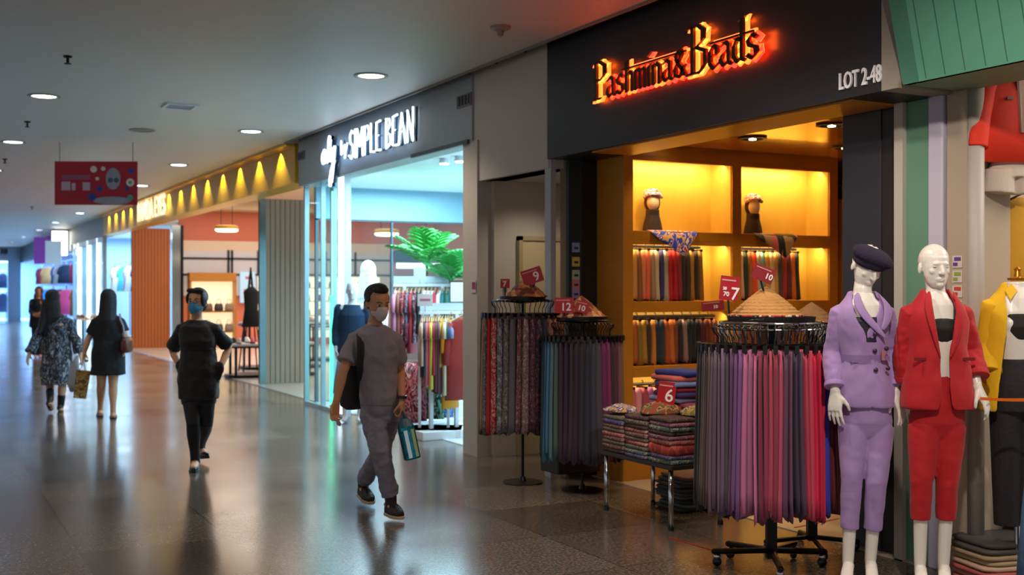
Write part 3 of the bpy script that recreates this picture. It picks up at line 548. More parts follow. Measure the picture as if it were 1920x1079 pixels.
x, y = 4.01, 7.7; t = thing('smoke_detector', 'grey smoke detector on the ceiling near the dark fascia', 'detector', (x, y, 3.62)); obj('base', MB().lathe([(.08, 0), (.08, -.015), (.05, -.03)], 24), mat('det', '8c847c', .5), t); obj('sensor', MB().lathe([(.03, -.03), (.022, -.07), (0, -.08)], 16), mat('det2', '7a726a', .4), t)
# hanging banner
bn = thing('hanging_banner', 'red promotional banner with round badges hanging from the ceiling', 'banner', (2.25, 16.38, 2.75), rz=-TH*.95)
obj('sheet', B(-.565, .565, -.008, .008, 0, .60), mat('banner_red', 'a80c2c', .5, var=.12, vs=3), bn)
def disc(mb, x, z, r, y=-.014, ry=None, th=.004): 
    ry = ry or r; mb.loft([[V((x+r*math.cos(k*math.pi/10), y+yy, z+ry*math.sin(k*math.pi/10))) for k in range(20)] for yy in (0, th)]); return mb
obj('portrait', disc(disc(MB(), .235, .36, .10, ry=.15), .22, .0+.06, .26, ry=.055, y=-.012), mat('banner_grey', '8f8f9c', .6, var=.2, vs=9), bn)
obj('glasses', disc(disc(MB(), .20, .34, .035, y=-.018), .28, .34, .035, y=-.018), mat('banner_slate', '4a5562', .6), bn)
for c, l in {'d8c8c0': [(-.03, .49, .045), (.10, .50, .03), (.02, .36, .025), (.47, .31, .055)], '203a8c': [(-.05, .11, .055), (.05, .22, .042), (.43, .23, .03), (.48, .47, .04)], '4a9a78': [(.47, .10, .04), (.47, .31, .022)]}.items():
    for px_, pz, r in l: obj('badge', disc(MB(), px_, pz, r, y=-.016 if c != '4a9a78' else -.02), mat('badge_'+c, c, .5), bn)
for q_ in ((-.47, -.35, .32), (-.33, -.28, .30), (-.18, -.08, .31)): obj('pale_block', B(q_[0], q_[1], -.013, -.008, .2, q_[2]), mat('banner_pale', 'b8a0b4', .6), bn)
obj('pale_line', MB().box(-.46, -.08, -.012, -.008, .36, .41).box(-.46, -.10, -.012, -.008, .345, .355), mat('banner_mauve', '94526c', .6), bn)
for a in (-.5, .5): obj('cord', MB().tube([(a, 0, .6), (a, 0, .87)], .004, 5), M_black, bn)
# ------------------------------------------------------------ figures (people and mannequins)
def rot_z(v, a): return V((v[0]*math.cos(a)-v[1]*math.sin(a), v[0]*math.sin(a)+v[1]*math.cos(a), v[2]))
def head_mb(mb, c, yaw, pitch=0, s=1.0, nose=1.0, roll=0, sharp=0):
    M = Matrix.Translation(V(c)) @ Matrix.Rotation(yaw, 4, 'Z') @ Matrix.Rotation(roll, 4, 'Y') @ Matrix.Rotation(pitch, 4, 'X') @ Matrix.Scale(s, 4)
    mb.ell((0, .012, .030), (.074, .094, .088), 20, 14, M)                      # cranium
    mb.oval([(0, -.035, -.112, .018, .018), (0, -.036, -.106, .034, .032), (0, -.028, -.085, .048, .050), (0, -.020, -.05, .060, .066), (0, -.012, 0, .066, .080), (0, -.004, .05, .064, .082)], 20, M)   # face and jaw
    mb.tube([(-.030, -.080, .014), (0, -.084, .016), (.030, -.080, .014)], .011, 10, M=M)            # brow
    mb.tube([(0, -.088, .008), (0, -.098*nose-.002, -.018), (0, -.104*nose, -.034)], [.007, .0095, .0115], 10, M=M)  # nose
    mb.ell((-.010, -.096, -.036), (.007, .008, .006), 8, 6, M); mb.ell((.010, -.096, -.036), (.007, .008, .006), 8, 6, M)
    mb.tube([(-.018, -.080, -.063), (0, -.085, -.061), (.018, -.080, -.063)], .0055, 8, M=M); mb.tube([(-.014, -.078, -.071), (0, -.083, -.072), (.014, -.078, -.071)], .0062, 8, M=M)
    mb.ell((0, -.070, -.094), (.018, .014, .014), 10, 8, M)                      # chin
    for q in (-1, 1):
        mb.ell((q*.034, -.062, -.024), (.020, .018, .020), 10, 8, M)             # cheeks
        mb.ell((q*.075, .010, -.012), (.008, .017, .030), 10, 8, M)              # ears
    return M
def hand_mb(mb, w, d, nrm, side, curl=.5, s=1.0, spread=.12, thumb=.5):
    w = V(w); d = V(d).normalized(); nrm = V(nrm); nrm = (nrm-d*nrm.dot(d)).normalized(); lat = d.cross(nrm).normalized()*side   # lat points to the thumb side
    M = Matrix(((d.x, lat.x, nrm.x, w.x), (d.y, lat.y, nrm.y, w.y), (d.z, lat.z, nrm.z, w.z), (0, 0, 0, 1))) @ Matrix.Scale(s, 4)
    rings = []
    for x, hw, t, oy in ((-.02, .026, .021, 0), (0, .028, .020, 0), (.03, .037, .017, .002), (.065, .041, .015, .001), (.092, .039, .011, -.001)):
        rings.append([V((x, oy+hw*math.copysign(abs(math.cos(a))**.7, math.cos(a)), t*math.copysign(abs(math.sin(a))**.8, math.sin(a)))) for a in [k*math.pi/8 for k in range(16)]])
    mb.loft(rings, M)
    for i, (L, r) in enumerate(((.072, .0088), (.080, .0090), (.074, .0086), (.058, .0078))):
        y = .031-.0205*i; sp = spread*(1.2-i*.8); p = V((.086, y, 0)); a = curl*(.35+.12*i); pts = [p-V((.012, 0, 0)), p.copy()]
        for k, f in enumerate((.45, .32, .23)):
            p = p+V((math.cos(a)*math.cos(sp), math.sin(sp)*math.cos(a), math.sin(a)))*L*f*1.05; pts.append(p.copy()); a += curl*(.75 if k == 0 else .55)
        mb.tube(pts, [r*1.05, r*1.05, r, r*.9, r*.75], 10, M=M)
    a = thumb
    mb.tube([(.012, .020, .004), (.034, .042, .010), (.060, .052+.012*(1-a), .018+.014*a), (.082, .052+.016*(1-a), .026+.026*a)], [.014, .0125, .010, .008], 10, M=M)
def chain(mb, pts, rad, n=16, flat=1): mb.tube(pts, rad, n, flat)
def foot_mb(mb, ank, toe, s=1.0, w=.045, h=.05):
    a = V(ank); t = V(toe); d = t-a; dh = V((d.x, d.y, 0)).normalized(); heel = a-dh*.045*s; heel.z = max(.03, a.z-.055) if abs(t.z) < .06 and a.z < .13 else a.z-.05
    mb.tube([heel, heel.lerp(t, .35)+V((0, 0, .012)), heel.lerp(t, .7)+V((0, 0, .004)), t], [.032*s, .038*s, w*.88*s, .026*s], 14, flat=.75)
    mb.tube([a, a.lerp(heel.lerp(t, .3), .8)], [.036*s, .036*s], 12)
def torso_mb(mb, J, k=1.0, belly=0, female=False, top=True):
    P = V(J['pelvis']); C = V(J['chest']); N = V(J['neck']); y = J.get('yaw', 0); wP, wW, wC, wS = J.get('w', (.165, .14, .165, .175)); py = J.get('py', 1)
    lv = [(P.x, P.y, P.z-.10, wP*.66*k, .08*k*py, y), (P.x, P.y, P.z-.04, wP*.88*k, .098*k*py, y), (P.x, P.y, P.z+.04, wP*.92*k, .102*k*py, y)]
    W_ = P.lerp(C, .5); lv += [(W_.x, W_.y, W_.z, wW*k, (.098+belly)*k, y), (C.x, C.y, C.z, wC*k, .115*k, y), (C.x, C.y, C.z+.10, wC*1.0*k, .108*k, y)]
    s = C.lerp(N, .75); lv += [(s.x, s.y, N.z-.055, wS*.80*k, .085*k, y), (N.x, N.y, N.z-.02, wS*.45*k, .066*k, y), (N.x, N.y, N.z+.005, .055*k, .052*k, y)]
    mb.oval(lv, 24, pw=.85)
    if female:
        for q in (-1, 1):
            c = V((C.x, C.y, C.z+.035))+rot_z((q*.062, -.066, 0), y); mb.ell(c, (.055, .046, .052), 14, 10)
def body(J, name='body', m=None, parent=None, voxel=.005, s=1.0, female=False, heel=False, shoes=False, arms=(1, 1), legs=True, sm=4, headon=True, legw=1.0, armw=1.0):
    mb = MB(); torso_mb(mb, J, female=female)
    N = V(J['neck']); H = V(J['head']); mb.tube([N-V((0, 0, .05)), N+V((0, 0, .02)), H-V((0, -.01, .06))], [.06*J.get('nk', 1), .052*J.get('nk', 1), .050*J.get('nk', 1)], 16)
    if headon: head_mb(mb, H, J.get('hyaw', 0), J.get('hpitch', 0), J.get('hs', 1), roll=J.get('hroll', 0))
    for side, k in ((1, 'R'), (-1, 'L')):
        if not arms[0 if side == 1 else 1]: continue
        S, E_, W_ = V(J['sh'+k]), V(J['el'+k]), V(J['wr'+k])
        c = V(J['neck'])-V((0, 0, .06)); mb.tube([c.lerp(S, .35), S], [.058*armw, .052*armw], 14)
        mb.tube([S, S.lerp(E_, .35), E_, E_.lerp(W_, .3), W_], [q*armw for q in (.050, .046, .037, .038, .025)], 16)
        h = J.get('hand'+k)
        if h: hand_mb(mb, W_, h[0], h[1], side, h[2], h[3] if len(h) > 3 else 1, thumb=h[4] if len(h) > 4 else .5)
    if legs:
        for k in 'RL':
            hp, kn, an = V(J['hip'+k]), V(J['kn'+k]), V(J['an'+k])
            mb.tube([hp, hp.lerp(kn, .4), kn, kn.lerp(an, .3), kn.lerp(an, .75), an], [q*legw for q in (.082, .075, .052, .053, .037, .032)], 18)
            foot_mb(mb, an, J['toe'+k])
    o = obj(name, mb, m, parent, voxel=voxel, sm=sm); return o
def hairshell(c, yaw, pitch, s, cuts, m, parent, name='hair', voxel=.006, roll=0):
    M = Matrix.Translation(V(c)) @ Matrix.Rotation(yaw, 4, 'Z') @ Matrix.Rotation(roll, 4, 'Y') @ Matrix.Rotation(pitch, 4, 'X') @ Matrix.Scale(s, 4); mb = MB()
    for q in cuts: mb.ell(q[0], q[1], 18, 12, M)
    return obj(name, mb, m, parent, voxel=voxel, sm=2)
def face_mask(c, yaw, pitch, s, m, parent, strap):
    M = Matrix.Translation(V(c)) @ Matrix.Rotation(yaw, 4, 'Z') @ Matrix.Rotation(pitch, 4, 'X') @ Matrix.Scale(s, 4)
    mb = MB(); nu, nv = 13, 9; vs = []; 
    for layer in (0, 1):
        for j in range(nv):
            t = j/(nv-1); z = -.012-.090*t
            for i in range(nu):
                u = i/(nu-1)*2-1; hw = .062-.010*abs(t-.5)*2-(.016*t*t); bul = .110*(1-.75*abs(u)**2.2)+(.006 if j % 2 else 0)-.016*(t-.35)**2*4
                vs.append((u*hw*1.04, -(bul)-(.003 if layer else 0)*1, z+.006*(1-abs(u)) if t < .1 else z))
    fs = []
    for L in (0, 1):
        for j in range(nv-1):
            for i in range(nu-1):
                a = L*nu*nv+j*nu+i; fs.append((a, a+1, a+1+nu, a+nu) if L else (a, a+nu, a+1+nu, a+1))
    mb.add(vs, fs, M); o = obj('face_mask', mb, m, parent, smooth=True)
    sb = MB()
    for q in (-1, 1): sb.tube([(q*.058, -.035, -.025), (q*.072, -.01, -.008), (q*.078, .02, .0)], .0022, 6, M=M); sb.tube([(q*.050, -.035, -.092), (q*.066, -.01, -.05), (q*.078, .02, -.01)], .0022, 6, M=M)
    obj('ear_loop', sb, m, o); return o
def eyes(c, yaw, pitch, s, parent, roll=0, m='1a120e', white='d8d0c8'):
    M = Matrix.Translation(V(c)) @ Matrix.Rotation(yaw, 4, 'Z') @ Matrix.Rotation(roll, 4, 'Y') @ Matrix.Rotation(pitch, 4, 'X') @ Matrix.Scale(s, 4)
    for q in (-1, 1):
        e = obj('eye', MB().ell((q*.029, -.0775, .000), (.0125, .010, .0065), 12, 8, M), mat('eye_'+white, white, .3), parent, smooth=True)
        if m: obj('iris', MB().ell((q*.029, -.0868, .000), (.0052, .0030, .0052), 10, 6, M), mat('iris_'+m, m, .2), e, smooth=True)
        if m: obj('eyebrow', MB().tube([(q*.015, -.0985, .020), (q*.03, -.0965, .026), (q*.046, -.085, .021)], .0032, 6, M=M), M_hair, parent)
def loc_fn(px0, z0):
    x0 = (px0-960)/FPX*z0
    return lambda px, py, zd=None: ((px-960)/FPX*(zd or z0)-x0, (zd or z0)-z0, 1.6-(py-541)/FPX*(zd or z0))
def root(name, label, cat, px0, z0):
    x, y = Lc(px0, z0); return thing(name, label, cat, (x, y, 0), rz=-TH)
def cloth_tube(mb, pts, rad, n=20, flat=1): mb.tube(pts, rad, n, flat)
def fold_mat(name, col, s=.5, sc=9, **k): return mat(name, col, .8, bump=s, bs=sc, stretch=(1.6, 1.6, .6), sheen=.15, **k)
# ---------------- walking man
L = loc_fn(705, 7.85); T = root('person', 'man walking in grey t-shirt and grey trousers wearing a white face mask', 'person', 705, 7.85)
HY = R(32)
J = dict(pelvis=L(713, 765), chest=L(707, 668), neck=L(703, 608), head=L(708, 570), yaw=R(14), hyaw=HY, hpitch=R(8), hs=1.06, w=(.130, .115, .132, .148), nk=.95,
         shR=L(666, 638, 7.86), elR=L(643, 697, 7.74), wrR=L(630, 755, 7.66), shL=L(740, 638, 7.85), elL=L(750, 695, 7.95), wrL=L(754, 752, 7.75),
         handR=((-.10, -.1, -1), (.6, -.6, .1), 1.0, .95, .9), handL=((.05, -.15, -1), (-.9, .2, 0), 1.7, .95, .9),
         hipR=L(699, 772, 7.84), knR=L(714, 850, 7.72), anR=L(733, 935, 7.78), toeR=L(749, 964, 7.68), hipL=L(728, 772, 7.9), knL=L(712, 852, 7.98), anL=L(681, 902, 8.36), toeL=L(694, 936, 8.22))
body(J, 'body', M_skin, T, voxel=.005, armw=.92, legw=.9)
hc = J['head']
hairshell(hc, HY, R(8), 1.06, [((0, .030, .052), (.081, .088, .078)), ((0, .062, -.005), (.070, .045, .050)), ((0, -.035, .098), (.055, .046, .030)), ((0, -.008, .112), (.055, .055, .028)), ((-.068, .012, .035), (.014, .04, .03)), ((.068, .012, .035), (.014, .04, .03))], M_hair, T, voxel=.005)
eyes(hc, HY, R(8), 1.06, T); face_mask(hc, HY, R(8), 1.06, mat('mask_white', 'cfc4c4', .7, bump=.2, bs=40), T, None)
TS = mat('tee_grey', '86808a', .85, bump=.45, bs=7, stretch=(1.5, 1.5, .7))
mb = MB(); P, C, N = V(J['pelvis']), V(J['chest']), V(J['neck'])
mb.oval([(P.x, P.y, .79, .138, .126, R(14)), (P.x-.004, P.y, .86, .138, .124, R(14)), (C.x+.002, C.y, 1.0, .134, .118, R(12)), (C.x, C.y, C.z, .156, .126, R(10)), (C.x, C.y, C.z+.08, .158, .122, R(10)), (N.x-.002, N.y, N.z-.065, .135, .10, R(10)), (N.x, N.y+.005, N.z-.028, .100, .080, R(10)), (N.x, N.y+.005, N.z-.004, .074, .064, R(10))], 28, pw=.88)
for k, el, sg in (('R', V(J['elR']), -1), ('L', V(J['elL']), 1)):
    S = V(J['sh'+k]); mb.tube([V((N.x, N.y, N.z-.065)).lerp(S, .2), V((N.x, N.y, N.z-.055)).lerp(S, .6), S, S.lerp(el, .35), S.lerp(el, .72)], [.066, .064, .060, .062, .067], 18, round_=False)
folds(obj('t_shirt', mb, TS, T, voxel=.006, sm=6), .020, .09)
JN = mat('jeans_grey', '7e7c8a', .8, bump=.6, bs=9, stretch=(1, 1, 1.6)); mb = MB()
mb.oval([(P.x, P.y, P.z-.10, .125, .11, R(14)), (P.x, P.y, P.z-.02, .142, .124, R(14)), (P.x, P.y, P.z+.10, .136, .119, R(14))], 22)
for k in 'RL':
    a, b, c = V(J['hip'+k]), V(J['kn'+k]), V(J['an'+k]); mb.tube([a, a.lerp(b, .4), b, b.lerp(c, .35), b.lerp(c, .75), b.lerp(c, .93)], [.094, .088, .070, .064, .058, .062], 20, round_=False)
    e = b.lerp(c, .86); mb.tube([b.lerp(c, .76), b.lerp(c, .80)], [.064, .064], 14)
folds(obj('trousers', mb, JN, T, voxel=.006, sm=4), .022, .06)
def shoe_on(an, toe, T, up, sole, s=1.0, name='shoe', low=False):
    a, t = V(an), V(toe); d = t-a; dh = V((d.x, d.y, 0)).normalized(); flat = a.z < .14
    if flat: heel = V((a.x, a.y, .035))-dh*.055; tt = V((t.x, t.y, .03))
    else: heel = a-dh*.02-V((0, 0, .075)); heel = a+(V((0, 0, -1))*.085-dh*.035); tt = t
    u = (tt-heel); Lh = u.length; u.normalize(); lat = u.cross(V((0, 0, 1))).normalized(); nn = lat.cross(u)
    M = Matrix(((u.x, lat.x, nn.x, heel.x), (u.y, lat.y, nn.y, heel.y), (u.z, lat.z, nn.z, heel.z), (0, 0, 0, 1)))
    mb = MB(); rr = []
    for x, w, h in ((-.015, .022, .03), (0, .036, .06 if not low else .045), (.05, .040, .075 if not low else .045), (Lh*.45, .043, .065 if not low else .035), (Lh*.7, .049, .045 if not low else .03), (Lh*.92, .044, .032), (Lh+.025, .024, .018)):
        rr.append([V((x, w*s*math.cos(q), (-.018 if math.sin(q) < 0 else 0)+(h*s*math.sin(q) if math.sin(q) > 0 else .006*math.sin(q)))) for q in [k*math.pi/9 for k in range(18)]])
    mb.loft(rr, M); 
    if not low: mb.tube([M @ V((.035, 0, .04)), M @ V((.03, 0, .10))], [.040, .043], 14)
    o = obj(name, mb, up, T, voxel=.005, sm=3); sb = MB(); rr = []
    for z in (-.036, -.014):
        rr.append([V((x, y*1.06*s, z)) for x, y in ((-.02, .02), (0, .037), (.05, .041), (Lh*.5, .043), (Lh*.72, .05), (Lh*.92, .045), (Lh+.03, .022), (Lh+.03, -.022), (Lh*.92, -.045), (Lh*.72, -.05), (Lh*.5, -.043), (.05, -.041), (0, -.037), (-.02, -.02))])
    sb.loft(rr, M); obj('sole', sb, sole, o, bevel=.004)
    if not low:
        lb = MB()
        for k in range(4): x = .075+k*.022; z = .060-k*.006; lb.tube([M @ V((x, -.022, z-.006)), M @ V((x+.004, 0, z+.012)), M @ V((x, .022, z-.006))], .003, 6)
        obj('laces', lb, mat('lace_grey', '3c3638', .7), o)
SU = mat('sneaker_dark', '1c1615', .6, bump=.3, bs=60); SS = mat('sneaker_sole', 'b8a48a', .5)
shoe_on(J['anR'], J['toeR'], T, SU, SS); shoe_on(J['anL'], J['toeL'], T, SU, SS)
w = V(J['wrL']); obj('wrist_watch', MB().tube([w+V((0, 0, .035)), w+V((0, 0, .015))], .034, 16, round_=False), mat('watch_dark', '1a1210', .4), T)
# grey backpack slung over his shoulder (rests on his back: its own thing)
BP = root('backpack', 'dark grey backpack slung over the walking man\'s right shoulder', 'bag', 705, 7.85)
mb = MB(); bx, by, _ = L(667, 720, 8.02)
mb.oval([(bx, by, .74, .045, .09, R(-30)), (bx-.004, by, .77, .076, .13, R(-30)), (bx, by, .90, .086, .15, R(-30)), (bx+.008, by, 1.02, .080, .14, R(-30)), (bx+.025, by, 1.12, .060, .11, R(-28)), (bx+.045, by, 1.17, .028, .06, R(-25))], 22, pw=.8)
obj('pack', mb, mat('pack_charcoal', '2b2a2c', .75, bump=.3, bs=14), BP, voxel=.007, sm=3)
S = V(J['shR']); mb = MB()
rings = []
for p, n in (((bx+.05, by+.02, 1.10), .018), ((S.x+.03, S.y+.05, S.z+.055), .028), ((S.x+.042, S.y-.03, S.z+.072), .030), ((S.x+.052, S.y-.105, S.z+.02), .030), ((S.x+.058, S.y-.135, S.z-.06), .029), ((S.x+.052, S.y-.135, S.z-.15), .024), ((S.x+.045, S.y-.12, S.z-.26), .018), ((bx+.05, by-.10, .86), .014)):
    rings.append([V((p[0]+a*n, p[1]+b*.012, p[2]+c*.010)) for a, b, c in ((-1, -.6, .8), (1, -.6, .8), (1, .6, -.8), (-1, .6, -.8))])
mb.loft(rings); obj('strap', mb, mat('strap_black', '141416', .7), BP, sub=1)
obj('zip', MB().tube([(bx-.06, by-.12, .82), (bx-.05, by-.13, .95), (bx-.01, by-.12, 1.08)], .004, 6), M_black, BP)
# shiny turquoise drink bag in his left hand
DB = root('cooler_bag', 'shiny turquoise insulated bag held in the walking man\'s left hand', 'bag', 705, 7.85)
hx, hy, hz = L(757, 790, 7.68); bx, by, bz = L(766, 825, 7.68)
M = Matrix.Translation(V((hx+.012, hy, hz-.03))) @ Matrix.Rotation(R(-12), 4, 'Y') @ Matrix.Rotation(R(25), 4, 'Z')
mt = mat('turq_foil', '1f7f98', .22, .75, bump=.4, bs=12)
obj('body', MB().oval([(0, 0, -.235, .050, .040), (0, 0, -.225, .054, .044), (0, 0, -.03, .055, .045), (0, 0, -.005, .052, .042)], 20, M, pw=.5), mt, DB, bevel=.003)
obj('top_flap', MB().oval([(0, 0, -.005, .053, .043), (0, 0, .02, .046, .030), (0, 0, .045, .030, .012), (0, 0, .062, .020, .008)], 20, M, pw=.6), mat('turq_dark', '10505e', .4), DB)
obj('silver_band', MB().box(-.038, -.012, -.047, -.044, -.22, -.03, M), mat('silver_foil', 'c4d8dc', .2, .9), DB); obj('silver_band', MB().box(.014, .036, -.047, -.044, -.22, -.03, M), mat('lime_foil', '9fae7a', .25, .8), DB)
obj('handle', MB().tube([(0, -.012, .055), (0, -.02, .085), (0, 0, .10), (0, .02, .085), (0, .012, .055)], .005, 8, M=M), mat('turq_dark', '10505e', .4), DB)
# crumpled tissue in his right hand
wx, wy, wz = L(634, 793, 7.9); tg = tag(obj('tissue', MB().ell((0, 0, 0), (.016, .012, .022), 10, 8).ell((.012, 0, -.012), (.012, .01, .016), 8, 6), mat('tissue_white', 'c8b8b0', .8), None, voxel=.004), 'small crumpled white tissue in the walking man\'s right hand', 'tissue')
x0, y0 = Lc(705, 7.85); p = rot_z((wx, wy, 0), -TH); tg.location = (x0+p.x, y0+p.y, wz)
# ---------------- woman in black facing the camera
L = loc_fn(370, 9.95); T = root('person', 'woman in a black tunic and black tights with a blue face mask, hands in pockets', 'person', 370, 9.95)
J = dict(pelvis=L(372, 708), chest=L(371, 640), neck=L(369, 600), head=L(369, 567), yaw=0, hyaw=R(-4), hpitch=R(-4), hs=1.04, w=(.150, .118, .138, .150), nk=.9,
         shR=L(341, 618), elR=L(323, 657, 10.1), wrR=L(338, 690, 9.93), shL=L(401, 618), elL=L(429, 652, 10.1), wrL=L(412, 692, 9.93),
         handR=((.5, -.1, -.9), (.2, .9, 0), .5, .85), handL=((-.35, -.1, -.9), (-.2, .9, 0), .5, .85),
         hipR=L(357, 720), knR=L(362, 795, 9.85), anR=L(366, 862, 9.95), toeR=L(363, 877, 9.76), hipL=L(386, 720), knL=L(387, 795, 9.95), anL=L(376, 836, 10.33), toeL=L(386, 853, 10.22))
body(J, 'body', M_skin2, T, voxel=.006, armw=.92)
hc = J['head']; hy = R(-4)
hairshell(hc, hy, R(-4), 1.04, [((0, .028, .048), (.086, .092, .082)), ((-.062, -.01, .03), (.026, .055, .050)), ((.064, -.01, .02), (.026, .055, .060)), ((.020, -.055, .092), (.060, .035, .026)), ((-.03, -.05, .095), (.045, .035, .022)), ((0, .07, -.02), (.07, .04, .06))], M_hair, T, voxel=.006)
eyes(hc, hy, R(-4), 1.04, T); face_mask(hc, hy, R(-4), 1.04, mat('mask_blue', '3f8fc0', .7, bump=.2, bs=40), T, None)
M = Matrix.Translation(V(hc)) @ Matrix.Rotation(hy, 4, 'Z') @ Matrix.Scale(1.04, 4); gb = MB()
for q in (-1, 1):
    ring = [(q*.030+.020*math.cos(a), -.112, .004+.015*math.sin(a)) for a in [k*math.pi/7 for k in range(15)]]; gb.tube(ring, .0016, 6, round_=False, M=M); gb.tube([(q*.052, -.108, .008), (q*.078, .01, .004)], .0016, 6, M=M)
gb.tube([(-.010, -.113, .006), (.010, -.113, .006)], .0016, 6, M=M); obj('glasses', gb, M_black, T)
BK = fold_mat('black_cloth', '0e0f14', .35, 8); P, C, N = V(J['pelvis']), V(J['chest']), V(J['neck'])
mb = MB(); mb.oval([(P.x, P.y, L(0, 706)[2], .165, .125), (P.x-.004, P.y, L(0, 655)[2], .150, .118), (C.x, C.y-.01, C.z, .160, .142), (C.x, C.y, C.z+.07, .160, .128), (N.x, N.y, N.z-.06, .142, .120), (N.x, N.y, N.z-.025, .102, .082), (N.x, N.y, N.z-.002, .085, .066)], 26, pw=.88)
for k in 'RL':
    S, e = V(J['sh'+k]), V(J['el'+k]); mb.tube([V((N.x, N.y, N.z-.065)).lerp(S, .2), V((N.x, N.y, N.z-.055)).lerp(S, .6), S, S.lerp(e, .4), S.lerp(e, .85)], [.066, .062, .056, .060, .070], 18, round_=False)
folds(obj('blouse', mb, BK, T, voxel=.007, sm=6), .016, .09)
mb = MB(); mb.oval([(P.x+.004, P.y, L(0, 748)[2], .172, .140), (P.x, P.y, L(0, 715)[2], .182, .142), (P.x, P.y, L(0, 690)[2], .175, .135), (P.x, P.y, L(0, 660)[2], .150, .120), (P.x, P.y, L(0, 652)[2], .145, .116)], 26, pw=.9)
for q, k in ((-1, 'R'), (1, 'L')): w = V(J['wr'+k]); mb.tube([w+V((-q*.01, 0, .02)), w+V((-q*.03, 0, -.09))], [.052, .040], 14, flat=.7)
folds(obj('peplum', mb, BK, T, voxel=.007, sm=4), .022, .08); obj('waist_seam', MB().oval([(P.x, P.y, L(0, 656)[2]-.004, .1535, .122), (P.x, P.y, L(0, 656)[2]+.004, .1535, .122)], 28, pw=.9), mat('seam_black', '050507', .8), T)
mb = MB(); mb.oval([(P.x-.005, P.y, L(0, 758)[2], .130, .12), (P.x, P.y, L(0, 735)[2], .158, .128)], 24)
for k in 'RL':
    a, b = V(J['hip'+k]), V(J['kn'+k]); mb.tube([a, a.lerp(b, .5)], [.098, .088], 18, round_=False)
obj('shorts', mb, BK, T, voxel=.008, sm=3); mb = MB()
for k in 'RL':
    a, b, c = V(J['hip'+k]), V(J['kn'+k]), V(J['an'+k]); mb.tube([a, a.lerp(b, .5), b, b.lerp(c, .3), b.lerp(c, .75), c, c-V((0, 0, .03))], [.088, .078, .058, .060, .044, .042, .044], 18)
obj('tights', mb, mat('tights_black', '0c0d12', .6), T, voxel=.007, sm=3)
FB = mat('flat_shoe_teal', '122a36', .3); shoe_on(J['anR'], J['toeR'], T, FB, M_blackpl, .85, low=True); shoe_on(J['anL'], J['toeL'], T, FB, M_blackpl, .85, low=True)
# ---------------- two women walking away
L = loc_fn(105, 14.6); T = root('person', 'woman with long dark hair in a black and white patterned dress walking away', 'person', 105, 14.6); PI_ = math.pi
J = dict(pelvis=L(107, 664), chest=L(107, 622), neck=L(103, 590), head=L(99, 562), yaw=0, hyaw=PI_+R(10), hs=1.0, w=(.155, .125, .145, .155),
         shR=L(128, 606), elR=L(143, 640), wrR=L(150, 664), shL=L(86, 606), elL=L(66, 640, 14.5), wrL=L(55, 664, 14.4), handR=((.25, 0, -1), (-1, 0, 0), .5, .95), handL=((-.25, -.1, -1), (1, 0, 0), .4, .95),
         hipR=L(116, 668), knR=L(117, 722), anR=L(114, 760), toeR=L(114, 766, 14.8), hipL=L(97, 668), knL=L(93, 715, 14.7), anL=L(94, 750, 14.35), toeL=L(95, 768, 14.45))
body(J, 'body', M_skin2, T, voxel=.007, female=False); hc = V(J['head'])
mb = MB(); mb.ell(hc+V((0, -.01, .04)), (.095, .10, .10)); mb.oval([(hc.x-.06, hc.y-.085, L(0, 632)[2], .035, .03), (hc.x-.04, hc.y-.09, L(0, 612)[2], .075, .045), (hc.x+.01, hc.y-.085, L(0, 596)[2], .125, .055), (hc.x+.01, hc.y-.06, L(0, 580)[2], .118, .07), (hc.x, hc.y-.03, hc.z, .10, .09)], 20)
mb.tube([hc+V((-.07, -.06, -.05)), L(82, 600, 14.5), L(74, 625, 14.45)], [.05, .055, .03], 12)
obj('hair', mb, mat('hair_dark', '15101a', .5, bump=.9, bs=30, stretch=(3, 3, .5)), T, voxel=.008, sm=2)
DP = patt('dress_pattern', ['14161f', '8f97a8', '20242f', '3a4152', '0f1119', 'a8aebb'], 16, kind='noise', stretch=(1.6, 1.6, .7)); P, C, N = V(J['pelvis']), V(J['chest']), V(J['neck'])
mb = MB(); mb.oval([(P.x+.0, P.y, L(0, 722)[2], .20, .15), (P.x-.005, P.y, L(0, 690)[2], .205, .15), (P.x, P.y, P.z, .192, .14), (P.x, P.y, L(0, 640)[2], .165, .125), (C.x, C.y, C.z, .182, .125), (N.x, N.y, N.z-.06, .150, .125), (N.x, N.y, N.z-.015, .10, .075)], 26)
for k in 'RL':
    S, e, w_ = V(J['sh'+k]), V(J['el'+k]), V(J['wr'+k]); mb.tube([V((N.x, N.y, N.z-.065)).lerp(S, .2), V((N.x, N.y, N.z-.055)).lerp(S, .6), S, e, e.lerp(w_, .9)], [.085, .08, .068, .060, .072], 16, round_=False)
folds(obj('dress', mb, DP, T, voxel=.008, sm=5), .03, .10)
BT = mat('boot_black', '0c0f16', .5)
for k in 'RL':
    a = V(J['an'+k]); kn = V(J['kn'+k]); obj('boot', MB().tube([kn.lerp(a, .55), a], [.052, .044], 14).tube([a-V((0, .03, .035)), V(J['toe'+k])+V((0, 0, .012))], [.04, .038], 14), BT, T, voxel=.008, sm=2)
L = loc_fn(203, 13.8); T = root('person', 'woman in a black headscarf and short black dress walking away', 'person', 203, 13.8)
